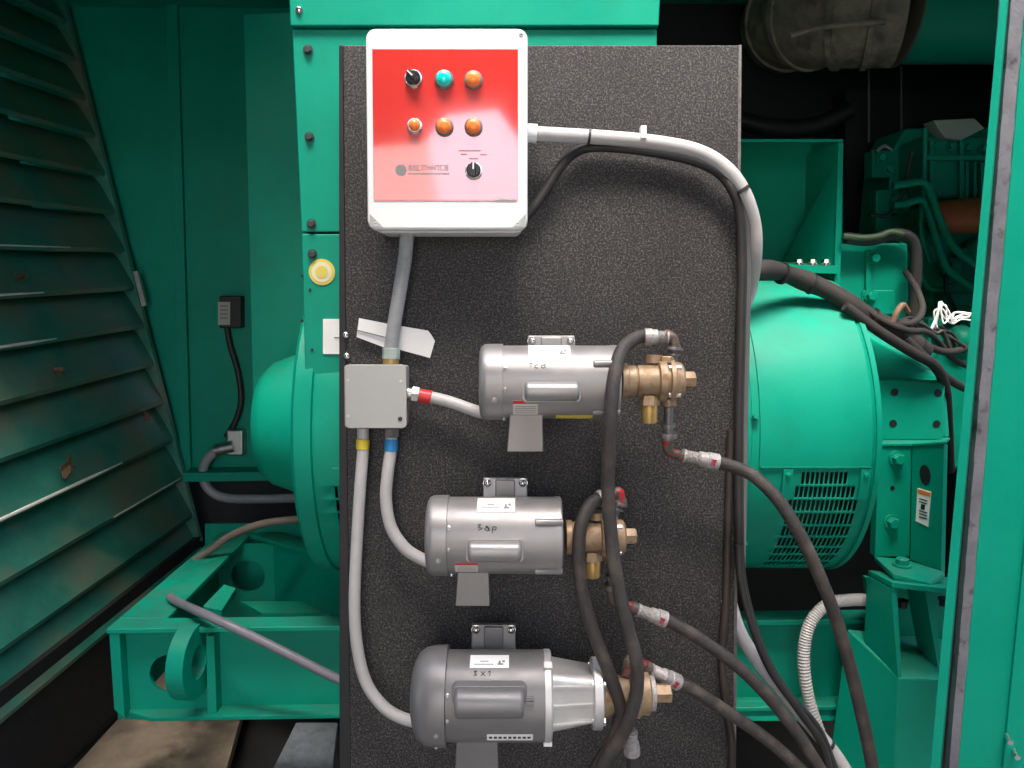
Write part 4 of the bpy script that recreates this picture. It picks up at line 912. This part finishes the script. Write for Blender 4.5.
# ================================================================== pumps
def pump(label, cx, cy, off, sc):
    t = thing('brass_pump', label, 'pump', bframe(cx, cy, off), 'brass pumps on the board')
    s = bs(cx, cy, off) * sc; M_ = bframe(cx, cy, off) @ Matrix.Scale(s, 4)
    m = MB(M_); m.lathe([(-36, 18), (-30, 18), (-29.5, 16), (-22, 16), (-21.5, 14.8), (-20.5, 14.8), (-20, 16), (2, 16), (3, 14)], (0, 0, 0), (1, 0, 0), 40); m.build('pump_neck', BRASS, t, .0008)
    m = MB(M_); m.lathe([(0, 17), (1, 20), (5, 21), (8, 21), (8.5, 18), (11, 18), (11.5, 22), (16, 22), (17, 20), (24, 18), (26, 15), (27, 10)], (0, 0, 0), (1, 0, 0), 40); m.build('pump_body', BRASS, t, .0006)
    m = MB(M_); m.lathe([(26, 9), (36, 9), (38, 7.5)], (0, 0, 1), (1, 0, 0), 6); m.build('end_cap', BRASS, t, .0008)
    m = MB(M_); m.lathe([(0, 9), (-6, 10.5), (-10, 10.5)], (-8, -4, -14), (0, 0, 1), 6); m.build('valve_boss', BRASS, t, .0006)
    m = MB(M_); m.lathe([(-18, 8), (-20, 8.4), (-38, 8.0), (-40, 7)], (-8, -4, -2), (0, 0, 1), 28); m.build('relief_valve', BRASSY, t, .0005)
    m = MB(M_); m.lathe([(18, 9), (24, 9), (25, 8)], (10, 0, 0), (0, 0, 1), 6); m.lathe([(18, 9), (26, 9)], (-3, 4, 0), (0, 0, 1), 20); m.build('upper_port', BRASS, t, .0006)
    for a in (45, 135, 225, 315):
        m = MB(M_); a = R(a); m.lathe([(9, 3.0), (21, 3.0)], (0, 18.5 * math.cos(a), 18.5 * math.sin(a)), (1, 0, 0), 6); m.build('body_bolt', ZINC, t)
    m = MB(M_); m.lathe([(-18, 8), (-25, 8), (-26, 6)], (12, 0, 0), (0, 0, 1), 20); m.build('lower_port', BRASS, t, .0006)
    return t, s, M_
t1, s1, Mp1 = pump('brass pump bolted to the upper silver motor', 657, 381, O12, 1.0)
t2, s2, Mp2 = pump('brass pump on the middle motor, partly hidden by a black hose', 600, 537, O12, .95)
t3 = thing('brass_pump', 'brass pump on the lowest motor behind a tapered aluminium adapter', 'pump', bframe(604, 693, .14), 'brass pumps on the board')
s3 = bs(604, 693, .14); Mp3 = bframe(604, 693, .14) @ Matrix.Scale(s3, 4)
def sq(x, h, r, yo=0): return [(x, a + yo, b) for a, b in rrect(-h, h, -h, h, r, 4)]
m = MB(Mp3); m.loft(sq(-53, 29, 9), sq(-12, 24, 12)); ad = m.build('adapter', CASTAL, t3, .002)
for z in (-20, -1, 18):
    m = MB(Mp3); m.loft([(-53, -31, z), (-53, -28, z), (-53, -28, z + 2.2), (-53, -31, z + 2.2)], [(-12, -26, z * .9), (-12, -23, z * .9), (-12, -23, z * .9 + 2.2), (-12, -26, z * .9 + 2.2)]); m.build('adapter_rib', CASTAL, ad, .0006)
m = MB(Mp3); m.lathe([(-13, 32), (-12, 34.5), (-4, 34.5), (-3, 33)], (0, 0, 0), (1, 0, 0), 44); m.build('adapter_flange', CASTAL, t3, .001)
m = MB(Mp3); m.lathe([(-3, 25), (2, 24), (12, 20), (14, 17), (24, 17), (26, 23), (34, 24), (36, 21), (44, 21), (46, 17)], (0, 0, 0), (1, 0, 0), 44); m.build('pump_body', BRASS, t3, .0008)
for a in (40, 140, 220, 320):
    m = MB(Mp3); a = R(a); m.lathe([(-14, 4), (-1, 4)], (0, 29 * math.cos(a), 29 * math.sin(a)), (1, 0, 0), 6); m.build('flange_bolt', ZINC, t3)
m = MB(Mp3); m.lathe([(44, 17), (50, 17), (51, 13)], (0, 0, 0), (1, 0, 0), 28); m.build('end_cover', PTFE, t3, .0006)
m = MB(Mp3); m.lathe([(50, 9.5), (66, 9.5), (67, 8)], (0, 0, 0), (1, 0, 0), 6); m.build('end_plug', BRASS, t3, .0008)

# ================================================================== hoses with their fittings
HR = .0130
def hose(label, pix, r=HR, fit=None, elbow=None, pipe=None, tape=None):
    P_ = [bp(*p) for p in pix]
    t = thing('rubber_hose', label, 'hose', P_[-1], 'black rubber hoses on the board')
    m = MB(); m.tube(P_, r, 18, n=10); m.build('hose_body', RUBBER, t)
    fr_ = r; r = .0138
    if fit:
        A, B = bp(*fit[0]), bp(*fit[1]); L = (B - A).length
        m = MB(); thr = []
        for q in range(7): thr += [(L * (.16 + .05 * q), r * .80), (L * (.16 + .05 * q + .025), r * .93)]
        m.lathe([(0, r * .72), (L * .06, r * .72), (L * .07, r * 1.0), (L * .14, r * 1.0)] + thr + [ (L * .52, r * 1.1), (L * .72, r * 1.1), (L * .74, r * 1.22), (L * 1.02, r * 1.22), (L * 1.04, r * 1.02)], A, B - A, 20); ft = m.build('hose_fitting', PTFE, t)
        if tape:
            d = (B - A).normalized(); q = (BN - d * BN.dot(d)).normalized(); w_ = d.cross(q)
            c = A + (B - A) * .84 + q * r * 1.22
            m = MB()
            for (da, dw, la, lw_) in ((0, -.3, .011, .0025), (.002, .2, .0028, .010), (-.003, .25, .003, .006), (.001, -.1, .007, .0025)):
                m.box(c + d * da + w_ * dw * r, (la, lw_, .0022), Matrix((d, w_, q)).transposed())
            m.build('red_paint_mark', MARKR, ft)
    if elbow:
        m = MB(); m.tube([bp(*p) for p in elbow], r * .72, 16); 
        e0, e1 = bp(*elbow[0]), bp(*elbow[-1]); m.lathe([(-.006, r * .9), (.008, r * .9)], e0, bp(*elbow[1]) - e0, 18); m.lathe([(-.008, r * .9), (.006, r * .9)], e1, e1 - bp(*elbow[-2]), 18)
        m.build('elbow', REDFIT, t)
    if pipe:
        a, b = bp(*pipe[0]), bp(*pipe[1]); L = (b - a).length; m = MB()
        m.lathe([(0, .0095), (L * .55, .0095), (L * .56, .0145), (L * .66, .0145), (L * .67, .0100), (L * .80, .0100), (L * .81, .0185), (L * .93, .0185), (L * .94, .011), (L, .011)], a, b - a, 14); m.build('pipe_nipple', STEELD, t, .0006)
    return t
h = O12
hose('long black hose arching from the upper pump and hanging past both motors', [(645, 336.5, h), (636, 338, h + .01), (622, 350, h + .04), (614.5, 375, h + .07), (611, 410, h + .085), (609, 450, h + .08), (608, 490, h + .07), (611, 535, h + .07), (617, 580, h + .075), (627, 625, h + .08), (637, 665, h + .075), (635, 700, h + .07), (622, 735, h + .06), (604, 762, h + .05), (590, 800, h + .04)], fit=((670, 337, h), (645, 337, h)), elbow=((667, 336, h), (673, 338, h), (675, 350, h)), pipe=((672, 368, h), (674, 346, h)))
hose('black hose leaving the middle pump top, left of the longest hose', [(599, 499, h + .01), (590, 505, h + .02), (581, 525, h + .04), (578.5, 555, h + .05), (582, 590, h + .05), (592, 628, h + .055), (606, 665, h + .06), (617, 695, h + .055), (620, 715, h + .045), (612, 742, h + .035), (596, 768, h + .03), (584, 800, h + .03)], fit=((612, 493, h), (599, 499, h + .01)), elbow=((612, 494, h), (619, 492, h), (621, 503, h)), pipe=((611, 520, h), (620, 500, h)))
hose('black hose running from below the upper pump far to the green pedestal', [(716, 462, .09), (728, 465, .09), (752, 475, .10), (778, 500, .12), (800, 535, .13), (819, 575, .13), (838, 625, .12), (856, 690, .11), (872, 765, .10), (876, 800, .10)], fit=((680, 455, .095), (717, 462, .09)), elbow=((667, 439, .105), (669, 451, .10), (682, 455.5, .095)), pipe=((669, 402, .12), (668, 440, .11)), tape=True)
hose('black hose from below the middle pump slanting down across the board edge', [(664, 619, .09), (676, 625, .09), (700, 639, .09), (735, 664, .09), (765, 693, .09), (795, 730, .085), (830, 785, .08)], fit=((635, 609, .095), (665, 619.5, .09)), elbow=((612, 588, .105), (614, 600, .10), (634, 608, .095)), pipe=((612, 556, .12), (613, 590, .11)), tape=True)
hose('black hose from the lowest pump, lowest of the three slanting hoses', [(676, 681, .09), (690, 688, .09), (720, 707, .085), (750, 727, .08), (780, 750, .08), (815, 783, .08)], fit=((647, 668, .12), (677, 682, .09)), elbow=((628, 672, .14), (630, 659, .14), (647, 667, .125)), tape=True)
hose('short black hose end with pale fitting under the lowest pump', [(632, 752, .10), (633, 765, .10), (634, 800, .10)], fit=((631, 730, .11), (632, 753, .10)))

# ================================================================== unseen wall and roofs added to shape light and reflections
YW = -2.2
BLOCK = mat('added_wall_render', (0.10, 0.10, 0.095), 0.9, var=0.2, nscale=2)
fw = thing('added_blocker_wall', 'tall dark unseen wall added to block low sky, its gabled opening mirrored in the red panel', 'wall', (0, YW, 0))  # unseen, added to block low sky and shape the panel reflection
H = 4.6
m = MB(); m.prism([(-9, YW, 0), (-1.15, YW, 0), (-1.15, YW, 3.12), (-0.62, YW, 3.16), (-.46, YW, 3.36), (-.10, YW, 3.4), (.04, YW, 3.2), (.5, YW, 3.1), (.5, YW, 0), (9, YW, 0), (9, YW, H), (-9, YW, H)], (0, -.25, 0)); m.build('blocker_face', BLOCK, fw, smooth=False)
m = MB(); m.prism([(-9, YW - .2, H + .01), (9, YW - .2, H + .01), (9, -1.3, H + .01), (2, -.65, H + .01), (-2, .75, H + .01), (-9, 1.2, H + .01)], (0, 0, .14)); m.build('added_canopy', BLOCK, fw, smooth=False)  # unseen, added to cut overhead light, skewed to let the right side stay lit
m = MB(); m.prism([(-12, -6, 2.0), (-.55, -6, 2.0), (-1.9, -13, 7.6), (-12, -13, 7.6)], (0, -.05, -.12)); tag(m.build('added_pale_roof', mat('added_roof_sheet', (.80, .72, .62), .8), smooth=False), 'unseen pale slope added far behind the viewer to be mirrored in the lower corner of the red panel', 'roof')  # unseen slope, added to brighten the reflection in the red panel
# ================================================================== light
w = bpy.data.worlds.new('World'); S.world = w; w.use_nodes = True
nt = w.node_tree; bg = nt.nodes['Background']; sky = nt.nodes.new('ShaderNodeTexSky'); sky.sky_type = 'NISHITA'; sky.sun_disc = False
SUN_EL, SUN_AZ = R(60), R(6)          # sun stands behind the camera, high
sky.sun_elevation = SUN_EL
sky.sun_rotation = math.pi + SUN_AZ
sky.air_density = 0.8; sky.dust_density = 5.0; sky.ozone_density = 1.0
nt.links.new(sky.outputs[0], bg.inputs[0]); bg.inputs[1].default_value = 0.15
sl = bpy.data.lights.new('sun', 'SUN'); sl.energy = 1.5; sl.angle = R(28); sl.color = (1, .93, .84)
so = bpy.data.objects.new('sun', sl); COL.objects.link(so)
sd_ = Vector((math.sin(SUN_AZ) * -1 * math.cos(SUN_EL), -math.cos(SUN_AZ) * math.cos(SUN_EL), math.sin(SUN_EL)))   # towards the sun
so.rotation_euler = sd_.to_track_quat('Z', 'Y').to_euler(); so.location = (0, -3, 6)
vs_ = S.view_settings; vs_.view_transform = 'Standard'; vs_.look = 'None'; vs_.exposure = 2.45; vs_.gamma = 1
S.cycles.max_bounces = 8; S.cycles.diffuse_bounces = 4
